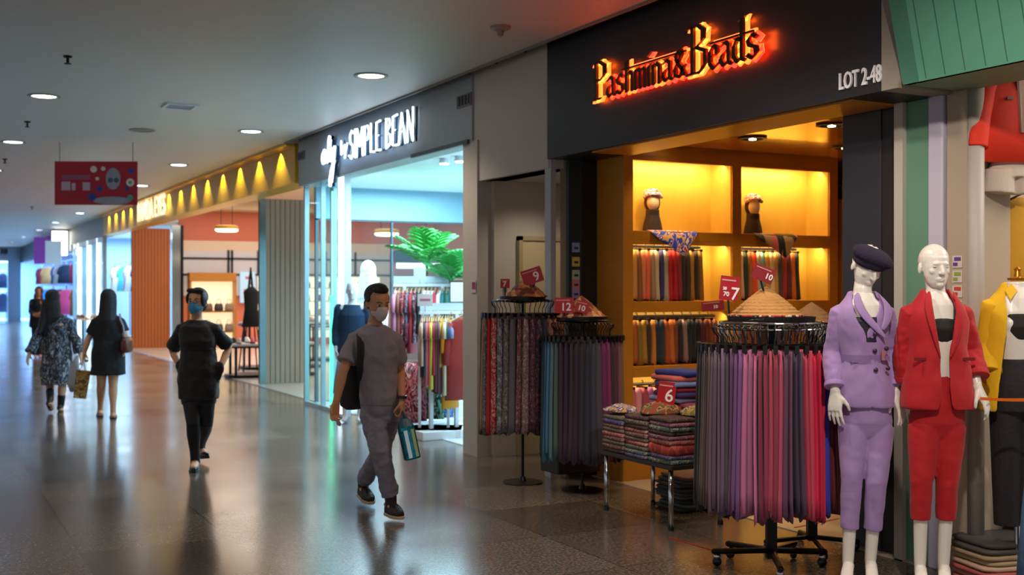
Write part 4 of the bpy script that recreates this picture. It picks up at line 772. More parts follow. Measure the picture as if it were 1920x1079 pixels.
J = dict(pelvis=L(203, 660), chest=L(203, 622), neck=L(203, 590), head=L(203, 562), yaw=0, hyaw=PI_, hs=1.0, w=(.155, .13, .148, .158),
         shR=L(225, 606), elR=L(236, 632), wrR=L(232, 655), shL=L(180, 606), elL=L(165, 638), wrL=L(158, 662), handR=((0, 0, -1), (-1, 0, 0), .5, .95), handL=((-.1, 0, -1), (1, 0, 0), 1.5, .95),
         hipR=L(213, 665), knR=L(212, 722), anR=L(212, 770), toeR=L(213, 780, 14.0), hipL=L(192, 665), knL=L(190, 718), anL=L(188, 766, 14.0), toeL=L(187, 776, 14.2))
body(J, 'body', M_skin2, T, voxel=.007, legw=1.02); hc = V(J['head'])
NB = mat('navy_cloth', '0f131d', .8, bump=.3, bs=8)
mb = MB(); mb.ell(hc+V((0, 0, .03)), (.098, .11, .105)); mb.oval([(N.x*0+hc.x, hc.y-.06, L(0, 622)[2], .08, .06), (hc.x, hc.y-.05, L(0, 600)[2], .118, .09), (hc.x, hc.y-.02, L(0, 585)[2], .105, .10), (hc.x, hc.y, hc.z, .10, .11)], 20)
obj('headscarf', mb, mat('headscarf_black', '10121b', .7, bump=.3, bs=8), T, voxel=.008, sm=3); P, C, N = V(J['pelvis']), V(J['chest']), V(J['neck'])
mb = MB(); mb.oval([(P.x, P.y, L(0, 703)[2], .215, .15), (P.x, P.y, P.z, .198, .14), (P.x, P.y, L(0, 640)[2], .178, .125), (C.x, C.y, C.z, .19, .125), (N.x, N.y, N.z-.06, .155, .125), (N.x, N.y, N.z-.015, .10, .075)], 26)
for k in 'RL':
    S, e = V(J['sh'+k]), V(J['el'+k]); mb.tube([V((N.x, N.y, N.z-.065)).lerp(S, .2), V((N.x, N.y, N.z-.055)).lerp(S, .6), S, S.lerp(e, .65)], [.09, .085, .072, .070], 16, round_=False)
folds(obj('dress', mb, NB, T, voxel=.008, sm=5), .022, .12)
for k in 'RL': shoe_on(V(J['an'+k])*1.0, J['toe'+k], T, mat('shoe_pink', 'a87068', .5), M_blackpl, .85, low=True)
SB_ = root('shoulder_bag', 'brown leather shoulder bag with pale strap carried by the woman in the black dress', 'bag', 203, 13.8)
x, y, z = L(238, 640, 13.75); obj('body', MB().oval([(x, y, L(0, 661)[2], .04, .10), (x, y, L(0, 655)[2], .058, .12), (x, y, L(0, 640)[2], .055, .115), (x, y, L(0, 632)[2], .03, .10)], 18, pw=.7), mat('brown_leather', '5a2a20', .4), SB_, smooth=True)
obj('strap', MB().tube([(x, y-.06, z), L(231, 612, 13.7), L(225, 598, 13.72), (L(223, 592)[0], .03, L(0, 592)[2]+.02), (x-.01, y+.10, z)], .010, 8), mat('strap_pale', '9a9aa8', .5), SB_, smooth=True)
SG_ = root('shopping_bag', 'brown and gold paper shopping bag held between the two women', 'bag', 203, 13.8)
x, y, z = L(154, 720, 13.85); M = Matrix.Translation(V((x, y, 0))) @ Matrix.Rotation(R(8), 4, 'Y') @ Matrix.Rotation(R(20), 4, 'Z')
zb, zt = L(0, 748)[2], L(0, 696)[2]
obj('bag_body', MB().oval([(-.06, 0, zb, .075, .05), (-.06, 0, zt, .085, .045)], 16, M, pw=.35), patt('paper_bag', ['8a6a30', 'a88a50', '6a4c22', 'c0a878'], 9, kind='noise', stretch=(1, 1, 1)), SG_)
obj('handle', MB().tube([(x-.03, y, zt), L(154, 684, 13.85), L(156, 676, 13.85)], .005, 6).tube([(x+.04, y, zt), L(158, 684, 13.85), L(156, 676, 13.85)], .005, 6), mat('cord_pale', 'a8a0a0', .6), SG_)
PB_ = root('plastic_bag', 'pale plastic carrier bag beside the brown paper bag', 'bag', 203, 13.8)
x, y, z = L(138, 700, 14.0); obj('bag_body', MB().oval([(x, y, L(0, 738)[2], .04, .04), (x, y, L(0, 725)[2], .075, .055), (x+.01, y, L(0, 690)[2], .06, .04), (x+.05, y, L(0, 668)[2], .015, .01)], 18), mat('plastic_pale', '9aa4b4', .35, bump=.5, bs=14), PB_, smooth=True)
# far passer-by
L = loc_fn(70, 26); T = root('person', 'distant woman with dark reddish hair in dark clothes, left of the patterned dress', 'person', 70, 26)
J = dict(pelvis=L(70, 606), chest=L(70, 580), neck=L(71, 560), head=L(72, 548), yaw=0, hyaw=R(20), hs=1.0, shR=L(60, 566), elR=L(58, 585), wrR=L(64, 592, 25.7), shL=L(80, 566), elL=L(83, 583), wrL=L(78, 590, 25.7), handR=((1, 0, 0), (0, 1, 0), .5), handL=((-1, 0, 0), (0, 1, 0), .5),
         hipR=L(66, 606), knR=L(66, 637), anR=L(66, 664), toeR=L(66, 669, 25.8), hipL=L(75, 606), knL=L(75, 637), anL=L(75, 664), toeL=L(75, 669, 25.8))
body(J, 'body', mat('skin_far', 'b06a50', .5), T, voxel=.011); hc = V(J['head'])
obj('hair', MB().ell(hc+V((0, .03, .03)), (.10, .10, .11)).ell(hc+V((-.03, .06, -.12)), (.11, .06, .16)), mat('hair_red', '2a1016', .5), T, voxel=.011, sm=2)
mb = MB().oval([(0, 0, .70, .19, .13), (0, 0, 1.0, .165, .12), (0, 0, 1.2, .18, .12), (0.01, 0, 1.36, .12, .08)], 20)
for k in 'RL': mb.tube([J['sh'+k], J['el'+k], V(J['el'+k]).lerp(V(J['wr'+k]), .7)], [.065, .058, .055], 12)
for k in 'RL': mb.tube([J['hip'+k], J['kn'+k], J['an'+k]], [.095, .07, .06], 12)
obj('dark_outfit', mb, NB, T, voxel=.011, sm=2)
# ------------------------------------------------------------ shop mannequins
def shell(levels, n=32, gap=None, lap=0):        # open-front jacket body; levels: (cx,cy,z,rx,ry,gapL,gapR) half-openings in radians from front (-Y)
    mb = MB(); rings = []
    for l in levels:
        cx, cy, z, rx, ry, gl, gr = l; rg = []
        a0 = -math.pi/2+gr; a1 = -math.pi/2+2*math.pi-gl
        for k in range(n+1):
            a = a0+(a1-a0)*k/n; pw = .88; c, s = math.cos(a), math.sin(a)
            rg.append(V((cx+rx*math.copysign(abs(c)**pw, c), cy+ry*math.copysign(abs(s)**pw, s), z)))
        rings.append(rg)
    vs = [p for r in rings for p in r]; m = n+1; fs = [(i*m+j, i*m+j+1, (i+1)*m+j+1, (i+1)*m+j) for i in range(len(rings)-1) for j in range(n)]
    return mb.add(vs, fs)
def ribbon(pts, wvec, th=.008):                  # flat strip between two polylines
    mb = MB(); n = len(pts); f = []; vs = []
    for (a, b) in pts:
        a, b = V(a), V(b); vs += [a, b, b+V((0, -th, 0)), a+V((0, -th, 0))]
    for i in range(n-1):
        o = i*4
        for j in range(4): f.append((o+j, o+(j+1) % 4, o+4+(j+1) % 4, o+4+j))
    f += [(0, 3, 2, 1), (n*4-4, n*4-3, n*4-2, n*4-1)]
    return mb.add(vs, f)
def mannequin_legs(mb, L, hips, kn, an, toe):
    for h, k, a, t in zip(hips, kn, an, toe):
        h, k, a, t = map(V, (h, k, a, t)); mb.tube([h, h.lerp(k, .4), k, k.lerp(a, .3), k.lerp(a, .75), a], [.058, .055, .038, .038, .033, .030], 18)
        heel = a+V((0, .02, -.055)); mb.tube([a, heel], [.030, .022], 14); ball = t; mb.tube([a+V((0, -.01, -.02)), a.lerp(ball, .5)+V((0, -.005, .004)), ball, ball+V((0, -.05, -.012))], [.030, .032, .036, .018], 14, flat=.7); mb.tube([heel, heel.lerp(ball, .5), ball], [.020, .020, .026], 10)
def trousers(name, m, T, P, hips, kn, an, w, z_top, hem=.93, rr=(.098, .092, .074, .066, .060)):
    mb = MB(); mb.oval([(P.x, P.y, P.z-.115, w*.55, .050), (P.x, P.y, P.z-.07, w*.93, .084), (P.x, P.y, P.z-.0, w, .108), (P.x, P.y, P.z+.10, w*.90, .112), (P.x, P.y, z_top, w*.74, .098)], 26)
    for h, k, a in zip(hips, kn, an):
        h, k, a = map(V, (h, k, a)); mb.tube([h, h.lerp(k, .45), k, k.lerp(a, .4), k.lerp(a, hem)], rr, 22, round_=False)
    return folds(obj(name, mb, m, T, voxel=.005, sm=7), .010, .09)
# ---- lilac suit
Z0 = 5.98; L = loc_fn(1614, Z0); T = root('mannequin', 'white mannequin in a lilac suit and dark purple beret, head tilted down', 'mannequin', 1614, Z0)
J = dict(pelvis=L(1624, 790), chest=L(1617, 640), neck=L(1618, 553), head=L(1625, 500), yaw=0, hyaw=R(18), hpitch=R(24), hroll=R(10), hs=.98, py=.74, w=(.105, .088, .122, .140), nk=.92,
         shR=L(1576, 588), elR=L(1563, 660, Z0+.05), wrR=L(1566, 738, Z0-.05), shL=L(1657, 588), elL=L(1671, 655, Z0+.05), wrL=L(1681, 738, Z0-.05),
         handR=((-.05, -.10, -1), (.7, .7, .1), .35, 1.02, .3), handL=((.28, -.15, -1), (-.6, .7, 0), .35, 1.02, .3))
hips = [L(1603, 800), L(1645, 800)]; kn = [L(1597, 900, Z0-.03), L(1643, 905, Z0-.06)]; an = [L(1590, 1052, Z0), L(1632, 1050, Z0)]; toe = [L(1586, 1096, Z0-.14), L(1636, 1096, Z0-.15)]
J.update(hipR=hips[0], knR=kn[0], anR=an[0], hipL=hips[1], knL=kn[1], anL=an[1])
mb = MB(); torso_mb(mb, J); N, H = V(J['neck']), V(J['head'])
mb.tube([N-V((0, 0, .06)), N+V((-.002, 0, .03)), H-V((.006, -.02, .05))], [.062, .047, .047], 18); HM = head_mb(mb, H, J['hyaw'], J['hpitch'], J['hs'], roll=J['hroll'])
for side, k in ((1, 'R'), (-1, 'L')):
    S, E_, W_ = V(J['sh'+k]), V(J['el'+k]), V(J['wr'+k]); mb.tube([(N-V((0, 0, .06))).lerp(S, .35), S], [.055, .045], 14); mb.tube([S, S.lerp(E_, .4), E_, E_.lerp(W_, .3), W_], [.043, .038, .031, .031, .021], 16); h = J['hand'+k]; hand_mb(mb, W_, h[0], h[1], side, h[2], h[3], thumb=h[4])
mannequin_legs(mb, L, hips, kn, an, toe); obj('body', mb, M_manq, T, voxel=.0042, sm=3)
LI = mat('lilac_crepe', 'a283bd', .78, bump=.35, bs=7, stretch=(1.3, 1.3, .8), sheen=.2); LD = mat('lilac_dark', '8a6ba6', .8)
P = V(J['pelvis']); C = V(J['chest'])
trousers('trousers', LI, T, P, hips, kn, an, .138, L(0, 690)[2], hem=.60, rr=(.088, .076, .056, .050, .048))
z = lambda py: L(0, py)[2]; cx = lambda px: L(px, 600)[0]
lv = [(cx(1625), 0, z(763), .152, .125, .0, -.10), (cx(1622), 0, z(735), .150, .124, 0, -.12), (cx(1619), 0, z(700), .136, .115, 0, -.14), (cx(1618), 0, z(672), .114, .103, .0, -.14), (cx(1617), 0, z(655), .118, .106, 0, -.14),
      (cx(1614), 0, z(628), .132, .122, .0, -.08), (cx(1613), 0, z(605), .139, .126, .30, .10), (cx(1614), 0, z(585), .134, .115, .50, .38), (cx(1616), 0, z(571), .108, .095, .70, .70), (cx(1618), .01, z(558), .080, .072, .95, .95), (cx(1618), .014, z(546), .066, .055, 1.2, 1.2)]
jk = folds(obj('blazer', shell(lv, 36), LI, T, solid=.012, sub=2), .014, .08)
for q, k in ((-1, 'R'), (1, 'L')):
    S, E_, W_ = V(J['sh'+k]), V(J['el'+k]), V(J['wr'+k]); sv = MB(); sv.tube([(N-V((0, 0, .055))).lerp(S, .62), S+V((q*.006, 0, .002)), S.lerp(E_, .45), E_, E_.lerp(W_, .45), E_.lerp(W_, .80)], [.050, .054, .058, .058, .054, .048], 22, round_=False)
    s_ = folds(obj('sleeve', sv, LI, jk, voxel=.005, sm=6), .014, .06); c0, c1 = E_.lerp(W_, .74), E_.lerp(W_, .86); obj('rolled_cuff', MB().tube([c0, c1], [.055, .056], 22, round_=False), LI, s_, bevel=.006)
yf = -.128
obj('lapel', ribbon([((cx(1594), -.048, z(551)), (cx(1605), -.075, z(544))), ((cx(1588), -.112, z(575)), (cx(1603), -.105, z(566))), ((cx(1600), yf-.004, z(597)), (cx(1618), yf, z(592))), ((cx(1630), yf-.006, z(625)), (cx(1640), yf-.004, z(619))), ((cx(1646), yf-.0, z(636)), (cx(1648), yf+.002, z(632)))], 0), LI, jk, sub=1)
obj('lapel', ribbon([((cx(1640), -.048, z(549)), (cx(1632), -.075, z(544))), ((cx(1660), -.100, z(572)), (cx(1645), -.105, z(566))), ((cx(1664), -.112, z(590)), (cx(1642), -.122, z(588))), ((cx(1655), -.118, z(606)), (cx(1640), -.128, z(604))), ((cx(1642), -.13, z(622)), (cx(1634), -.132, z(616)))], 0), LI, jk, sub=1)
obj('belt', shell([(cx(1618), 0, z(680), .119, .108, 0, 0), (cx(1618), 0, z(664), .119, .110, 0, 0)], 32), LD, jk, solid=.010)
obj('buckle', MB().box(cx(1639), cx(1647), -.122, -.112, z(674), z(656)), mat('rose_buckle', 'c0787a', .3, .5), jk, bevel=.002); obj('loose_belt_end', ribbon([((cx(1645), -.118, z(664)), (cx(1645), -.118, z(672))), ((cx(1655), -.10, z(666)), (cx(1656), -.10, z(676)))], 0), LD, jk)
for px, py in ((1626, 625), (1627, 656), (1648, 652), (1628, 691), (1650, 688)): obj('button', MB().ell((cx(px), -.132 if py < 640 else -.120 if py < 680 else -.126, z(py)), (.012, .007, .012), 14, 8), mat('plum_button', '3a2440', .3), jk, smooth=True)
obj('flap_pocket', MB().box(cx(1585), cx(1603), -.105, -.098, z(678), z(672)), LD, jk)
obj('camisole', MB().oval([(C.x, -.01, z(640), .105, .115), (C.x, -.01, z(602), .112, .120), (C.x+.01, -.01, z(594), .105, .112)], 24), mat('camisole_navy', '1c1a28', .7), T)
M = HM; obj('beret', MB().ell((0, -.008, .062), (.116, .116, .052), 24, 12, M @ Matrix.Rotation(R(6), 4, 'Y')).ell((0, -.008, .028), (.092, .104, .036), 20, 10, M).ell((.0, .01, .114), (.010, .010, .012), 8, 6, M), mat('beret_purple', '1e1530', .95, bump=.25, bs=60), T, voxel=.006, sm=4)
# ---- red suit
Z0 = 5.86; L = loc_fn(1755, Z0); T = root('mannequin', 'bald white mannequin in a red trouser suit with a black crop top', 'mannequin', 1755, Z0)
z = lambda py: L(0, py)[2]; cx = lambda px: L(px, 600)[0]
J = dict(pelvis=L(1757, 790), chest=L(1755, 640), neck=L(1754, 552), head=L(1752, 500), yaw=0, hyaw=R(3), hpitch=R(2), hs=1.0, py=.74, w=(.105, .095, .130, .150), nk=.92,
         shR=L(1709, 590), elR=L(1698, 658, Z0+.04), wrR=L(1703, 735, Z0+.06), shL=L(1801, 590), elL=L(1818, 655, Z0+.05), wrL=L(1834, 728, Z0-.06),
         handR=((0, -.1, -1), (.6, .7, .1), .35, 1.02, .3), handL=((.38, -.2, -.9), (-.6, .5, 0), .45, 1.02, .3))
hips = [L(1737, 800), L(1777, 800)]; kn = [L(1727, 905, Z0-.03), L(1776, 905, Z0-.03)]; an = [L(1725, 1058, Z0), L(1769, 1058, Z0)]; toe = [L(1728, 1102, Z0-.15), L(1772, 1102, Z0-.15)]
mb = MB(); torso_mb(mb, J, female=True); N, H = V(J['neck']), V(J['head'])
mb.tube([N-V((0, 0, .06)), N+V((0, 0, .03)), H-V((0, -.01, .05))], [.064, .047, .048], 18); HM = head_mb(mb, H, J['hyaw'], J['hpitch'], 1.0)
for side, k in ((1, 'R'), (-1, 'L')):
    S, E_, W_ = V(J['sh'+k]), V(J['el'+k]), V(J['wr'+k]); mb.tube([(N-V((0, 0, .06))).lerp(S, .35), S], [.055, .045], 14); mb.tube([S, S.lerp(E_, .4), E_, E_.lerp(W_, .3), W_], [.043, .038, .031, .031, .021], 16); h = J['hand'+k]; hand_mb(mb, W_, h[0], h[1], side, h[2], h[3], thumb=h[4])
mannequin_legs(mb, L, hips, kn, an, toe); bd_ = obj('body', mb, M_manq, T, voxel=.0042, sm=2)
eyes(H, J['hyaw'], J['hpitch'], 1.0, T, m=None, white='cfc6bd')
RD = mat('red_crepe', 'b00616', .75, bump=.25, bs=7, stretch=(1.3, 1.3, .8), sheen=.1); RD2 = mat('red_dark', '7c0410', .8)
P = V(J['pelvis']); C = V(J['chest']); trousers('trousers', RD, T, P, hips, kn, an, .142, L(0, 700)[2], hem=.45, rr=(.092, .080, .058, .052, .050))
lv = [(cx(1758), 0, z(766), .188, .140, .16, .10), (cx(1757), 0, z(735), .180, .138, .13, .07), (cx(1757), 0, z(700), .168, .132, .12, .06), (cx(1756), 0, z(678), .156, .128, .12, .06), (cx(1755), 0, z(655), .150, .126, .17, .13),
      (cx(1755), 0, z(630), .152, .126, .24, .22), (cx(1755), 0, z(600), .157, .124, .33, .30), (cx(1755), 0, z(582), .148, .112, .40, .38), (cx(1755), 0, z(568), .118, .092, .55, .55), (cx(1754), .008, z(554), .082, .070, .75, .75), (cx(1754), .012, z(542), .068, .055, 1.1, 1.1)]
jk = folds(obj('blazer', shell(lv, 36), RD, T, solid=.012, sub=2), .014, .10)
for q, k in ((-1, 'R'), (1, 'L')):
    S, E_, W_ = V(J['sh'+k]), V(J['el'+k]), V(J['wr'+k]); sv = MB(); sv.tube([(N-V((0, 0, .05))).lerp(S, .6), S+V((q*.004, 0, .004)), S.lerp(E_, .45), E_, E_.lerp(W_, .40), E_.lerp(W_, .72)], [.054, .060, .064, .064, .064, .064], 22, round_=False)
    s_ = folds(obj('sleeve', sv, RD, jk, voxel=.005, sm=6), .014, .06); obj('cuff', MB().tube([E_.lerp(W_, .60), E_.lerp(W_, .74)], [.069, .070], 22, round_=False), RD, s_, bevel=.006)
yf = -.130
obj('lapel', ribbon([((cx(1728), -.05, z(549)), (cx(1737), -.062, z(540))), ((cx(1716), -.105, z(578)), (cx(1733), -.108, z(566))), ((cx(1724), yf-.004, z(610)), (cx(1737), yf, z(606))), ((cx(1734), yf-.010, z(645)), (cx(1742), yf-.008, z(645))), ((cx(1744), yf-.008, z(672)), (cx(1746), yf-.006, z(672)))], 0), RD, jk, sub=1)
obj('lapel', ribbon([((cx(1782), -.05, z(549)), (cx(1773), -.062, z(540))), ((cx(1796), -.105, z(578)), (cx(1777), -.108, z(566))), ((cx(1787), yf-.004, z(610)), (cx(1773), yf, z(606))), ((cx(1776), yf-.010, z(645)), (cx(1766), yf-.008, z(645))), ((cx(1762), yf-.008, z(672)), (cx(1760), yf-.006, z(672)))], 0), RD, jk, sub=1)
for a, b in ((1700, 1722), (1788, 1812)): obj('pocket_flap', MB().box(cx(a), cx(b), -.116, -.106, z(674), z(668)), RD2, jk, bevel=.002)
obj('crop_top', MB().oval([(C.x, -.004, z(640), .112, .112), (C.x, -.004, z(615), .128, .128), (C.x, -.004, z(600), .122, .118), (C.x, -.0, z(596), .10, .10)], 26), mat('black_rib', '151214', .7, bump=.3, bs=90, stretch=(6, 6, .3)), T, voxel=.006, sm=2)
for q in (-1, 1): obj('shoulder_strap', MB().tube([(C.x+q*.055, -.108, z(598)), (C.x+q*.065, -.085, z(575)), (C.x+q*.062, -.04, z(560))], .007, 8), mat('black_rib', '151214', .7), T)
obj('dark_waistband', MB().oval([(C.x, 0, z(665), .103, .105), (C.x, 0, z(640), .104, .106)], 26), mat('sheer_black', '3a3230', .6), T)
# ---- yellow shirt torso form
Z0 = 5.98; L = loc_fn(1908, Z0); T = root('mannequin', 'headless white torso form in an open yellow shirt and black bralette at the right edge', 'mannequin', 1908, Z0)
z = lambda py: L(0, py)[2]; cx = lambda px: L(px, 600)[0]
J = dict(pelvis=L(1908, 735), chest=L(1908, 620), neck=L(1908, 540), head=L(1908, 500), yaw=0, w=(.13, .105, .135, .15))
mb = MB(); torso_mb(mb, J, female=True); mb.tube([L(1908, 556), L(1908, 528)], [.058, .050], 18, round_=False); mb.tube([L(1887, 745), L(1887, 850)], [.078, .062], 16); mb.tube([L(1930, 745), L(1930, 850)], [.078, .062], 16)
obj('torso', mb, M_manq, T, voxel=.006, sm=3); obj('neck_cap', MB().lathe([(.05, 0), (.052, .012), (.02, .02), (.014, .05), (.02, .06), (0, .075)], 20, c=L(1908, 526)), mat('gold_cap', 'c08428', .3, .9), T)
obj('stand_pole', MB().tube([L(1908, 800), (0, 0, .02)], .016, 12), M_chrome, T); obj('stand_base', MB().lathe([(.17, 0), (.17, .012), (.02, .02)], 28), M_chrome, T)
YL = mat('yellow_shirt', 'e0b00c', .8, bump=.3, bs=8)
lv = [(cx(1905), 0, z(772), .185, .15, .85, .9), (cx(1905), 0, z(720), .178, .145, .85, .9), (cx(1906), 0, z(660), .165, .140, .7, .8), (cx(1907), 0, z(610), .165, .135, .62, .7), (cx(1908), 0, z(580), .160, .118, .62, .7), (cx(1908), 0, z(562), .142, .09, .7, .75), (cx(1908), .01, z(548), .095, .07, .8, .85), (cx(1908), .012, z(530), .075, .062, 1.0, 1.0)]
jk = folds(obj('shirt', shell(lv, 32), YL, T, solid=.010, sub=2), .018, .08)
for q, xx in ((-1, 1866), (1, 1952)):
    S = V(L(1908+q*44, 572)); e = V(L(1908+q*56, 650, Z0+.03)); w_ = V(L(1908+q*54, 700, Z0-.05)); s_ = obj('sleeve', MB().tube([S.lerp(V((0, 0, S.z)), .4), S, e, w_], [.055, .066, .062, .058], 20, round_=False), YL, jk, voxel=.006, sm=4); obj('cuff', MB().tube([e.lerp(w_, .55), w_], [.066, .067], 20, round_=False), YL, s_, bevel=.005)
    obj('collar', ribbon([((cx(1908+q*12), -.065, z(545)), (cx(1908+q*20), -.05, z(533))), ((cx(1908+q*30), -.10, z(562)), (cx(1908+q*34), -.06, z(545)))], 0), YL, jk)
obj('bralette', MB().oval([(0, -.002, z(636), .118, .112), (0, -.002, z(612), .134, .132), (0, -.002, z(588), .128, .120)], 26), mat('black_rib', '151214', .7), T, voxel=.006, sm=2)
obj('jeans', MB().oval([(0, 0, z(770), .145, .128), (0, 0, z(720), .142, .126), (0, 0, z(672), .116, .108)], 26).tube([L(1887, 760), L(1888, 985)], [.088, .066], 16, round_=False).tube([L(1930, 760), L(1930, 985)], [.088, .066], 16, round_=False), mat('black_jeans', '1d1b1e', .75, bump=.2, bs=40), T, voxel=.007, sm=3)
# barrier tape from the red sleeve to the right
p0 = V(Lc(1838, 5.66)+(0,)); p1 = V(Lc(1990, 5.6)+(0,)); p0.z = 1.6-(748-541)/FPX*5.66; p1.z = 1.6-(744-541)/FPX*5.6; mb = MB(); rr = []
for i in range(15):
    t = i/14; c = p0.lerp(p1, t)-V((0, 0, .012*math.sin(math.pi*t))); w_ = .008; a = .5*math.sin(6*t); rr.append([c+V((0, .001, w_)), c+V((0, .003, -w_+.003*a)), c+V((0, -.001, -w_+.003*a)), c+V((0, -.003, w_))])
mb.loft(rr); tag(obj('barrier_tape', mb, mat('orange_tape', 'e86a10', .4)), 'orange barrier tape stretched from the red mannequin\'s hand to the right edge', 'tape')
# garments hung on the right shop's back wall
def top_garment(name, label, x, y, zt, w, h, m, sl=.22, rz=-TH*.6, extra=None, cat='top', group=None):
    t = thing(name, label, cat, (x, y, zt), rz=rz, group=group)
    mb = MB().oval([(0, 0, -h, w*.50, .045), (0, 0, -h*.55, w*.48, .05), (0, 0, -.12, w*.50, .05), (0, 0, -.045, w*.40, .035), (0, 0, 0, w*.16, .02)], 26)
    obj('garment_body', mb, m, t, smooth=True)
    for q in (-1, 1): obj('sleeve', MB().tube([(q*w*.38, 0, -.06), (q*w*.54, -.01, -.06-sl*.5), (q*w*.60, -.02, -.06-sl)], [.05, .058, .056], 16, .7, round_=False), m, t, voxel=.007, sm=3)
    obj('hanger', MB().tube([(-w*.36, 0, -.03), (0, 0, .035), (w*.36, 0, -.03)], .006, 6).tube([(0, 0, .035), (0, 0, .075), (.02, 0, .095), (.035, 0, .075)], .003, 6), M_black, t)
    return t
x, y = Lc(1888, 6.3); g = top_garment('blouse', 'bright orange-red blouse hanging high under the green awning', x, y-.05, 2.80, .40, .50, mat('orange_red', 'd02a0c', .75, bump=.3, bs=8), .36)
obj('inner_panel', MB().oval([(.035, -.05, -.34, .035, .012), (.045, -.05, -.02, .07, .012)], 12), mat('cream_lining', 'c8a898', .7), g); obj('brooch', MB().box(-.085, -.045, -.056, -.05, -.16, -.145), mat('dark_pin', '4a0c08', .5), g)
sh = thing('shorts', 'cream shorts hanging below the orange-red blouse', 'shorts', (x+.03, y-.02, 2.32), rz=-TH*.6); mb = MB().oval([(0, 0, -.10, .17, .06), (0, 0, .01, .13, .05)], 22).tube([(-.085, 0, -.06), (-.095, 0, -.19)], [.085, .095], 18, .7, round_=False).tube([(.085, 0, -.06), (.095, 0, -.19)], [.085, .095], 18, .7, round_=False); obj('shorts_body', mb, mat('cream_shorts', 'b5a79a', .75), sh, voxel=.007, sm=3); obj('waistband', MB().oval([(0, 0, .0, .135, .053), (0, 0, .03, .13, .05)], 22), mat('cream_shorts', 'b5a79a', .75), sh)
x, y = Lc(1925, 6.45); top_garment('shirt', 'mustard shirt hanging behind the yellow-shirted torso form', x, y, 2.12, .42, .75, mat('mustard', 'b0800c', .8, bump=.3, bs=8), .45)
x, y = Lc(1903, 5.72); dn = thing('denim_dress', 'blue denim garment hanging at the bottom right edge', 'garment', (x+.05, y-.1, 0), rz=-TH); obj('skirt', MB().oval([(0.02, 0, .02, .14, .09), (.02, 0, .5, .10, .08), (.03, 0, 1.0, .06, .05), (.05, 0, 1.15, .03, .03)], 24), mat('denim_blue', '4a6a92', .8, bump=.3, bs=30), dn, smooth=True)
# ------------------------------------------------------------ folded stacks
def folded(x, y, z, w, d, h, m, rz, label, grp, seed=0, fringe=False, name='folded_scarf', cat='scarf'):
    rnd = random.Random(seed); rings = []
    n = 20
    for i, (t, s_) in enumerate(((0, .93), (.18, 1.0), (.5, 1.02), (.82, 1.0), (1, .90))):
        rg = []
        for k in range(n):
            a = k*2*math.pi/n; pw = .28; c, s = math.cos(a), math.sin(a); jx = 1+.02*noise.noise(V((k*.9, seed*3.1, i*.7)))
            rg.append(V((w/2*s_*jx*math.copysign(abs(c)**pw, c), d/2*s_*jx*math.copysign(abs(s)**pw, s), h*t+.12*h*noise.noise(V((k*.5, seed, i*.4))))))
        rings.append(rg)
    o = obj(name, MB().loft(rings), m, smooth=True, loc=(x, y, z)); o.rotation_euler = (0, 0, rz+rnd.uniform(-.05, .05)); return tag(o, label, cat, grp)
PAT = [patt('print_a', ['6a4a44', 'a06a5c', '3c3238', 'b89080'], 55, kind='noise'), patt('print_b', ['5a5a4a', '8a7a68', '3a3432', '9c8c80'], 60, kind='noise'), patt('print_c', ['b0504a', 'd08a7a', '7a3a44', 'c8a898'], 50, kind='noise'),
       patt('print_d', ['3a5a5a', '7a9a90', '2a3a40', 'b8a888'], 55, kind='noise'), patt('print_e', ['8a4a6a', 'b87a90', '4a2a44', 'c89aa0'], 55, kind='noise'), patt('print_f', ['4a4a78', '7a6a98', '2c2a50', '9c8ca8'], 50, kind='noise'), patt('print_g', ['3a2a2c', '5c4440', '241c20', '7a5c54'], 60, kind='noise')]
PN = ['brown rose print', 'olive grey print', 'coral red print', 'teal green print', 'mauve print', 'violet blue print', 'dark brown print']
DT = thing('display_table', 'low table on chrome legs stacked with folded patterned scarves', 'table', (4.40, 6.02, 0))
obj('top', B(0, .46, 0, .86, .40, .43), mat('table_dark', '2c2826', .4), DT, bevel=.004)
for a, b in ((.025, .04), (.435, .04), (.025, .82), (.435, .82)):
    l = obj('leg', MB().lathe([(.017, 0), (.017, .40)], 16, c=(a, b, 0)), M_chrome, DT, smooth=True); obj('foot_cap', MB().lathe([(.020, 0), (.020, .025)], 16, c=(a, b, 0)), M_blackpl, l)
stk = [(0, 0, 9, [3, 5, 2, 2, 4, 6, 3, 4, 6]), (0, 1, 10, [5, 3, 1, 2, 1, 0, 2, 6, 1, 6]), (0, 2, 9, [6, 0, 1, 0, 2, 1, 0, 5, 1]), (1, 0, 10, [6, 6, 6, 6, 1, 6, 6, 0, 1, 6]), (1, 1, 10, [6, 0, 6, 1, 6, 0, 6, 1, 3, 0]), (1, 2, 9, [0, 1, 6, 0, 6, 1, 0, 6, 1])]
sname = {(0, 0): 'front corner stack', (0, 1): 'middle corridor-side stack', (0, 2): 'far corridor-side stack', (1, 0): 'near inner dark stack', (1, 1): 'inner middle stack', (1, 2): 'inner far stack'}
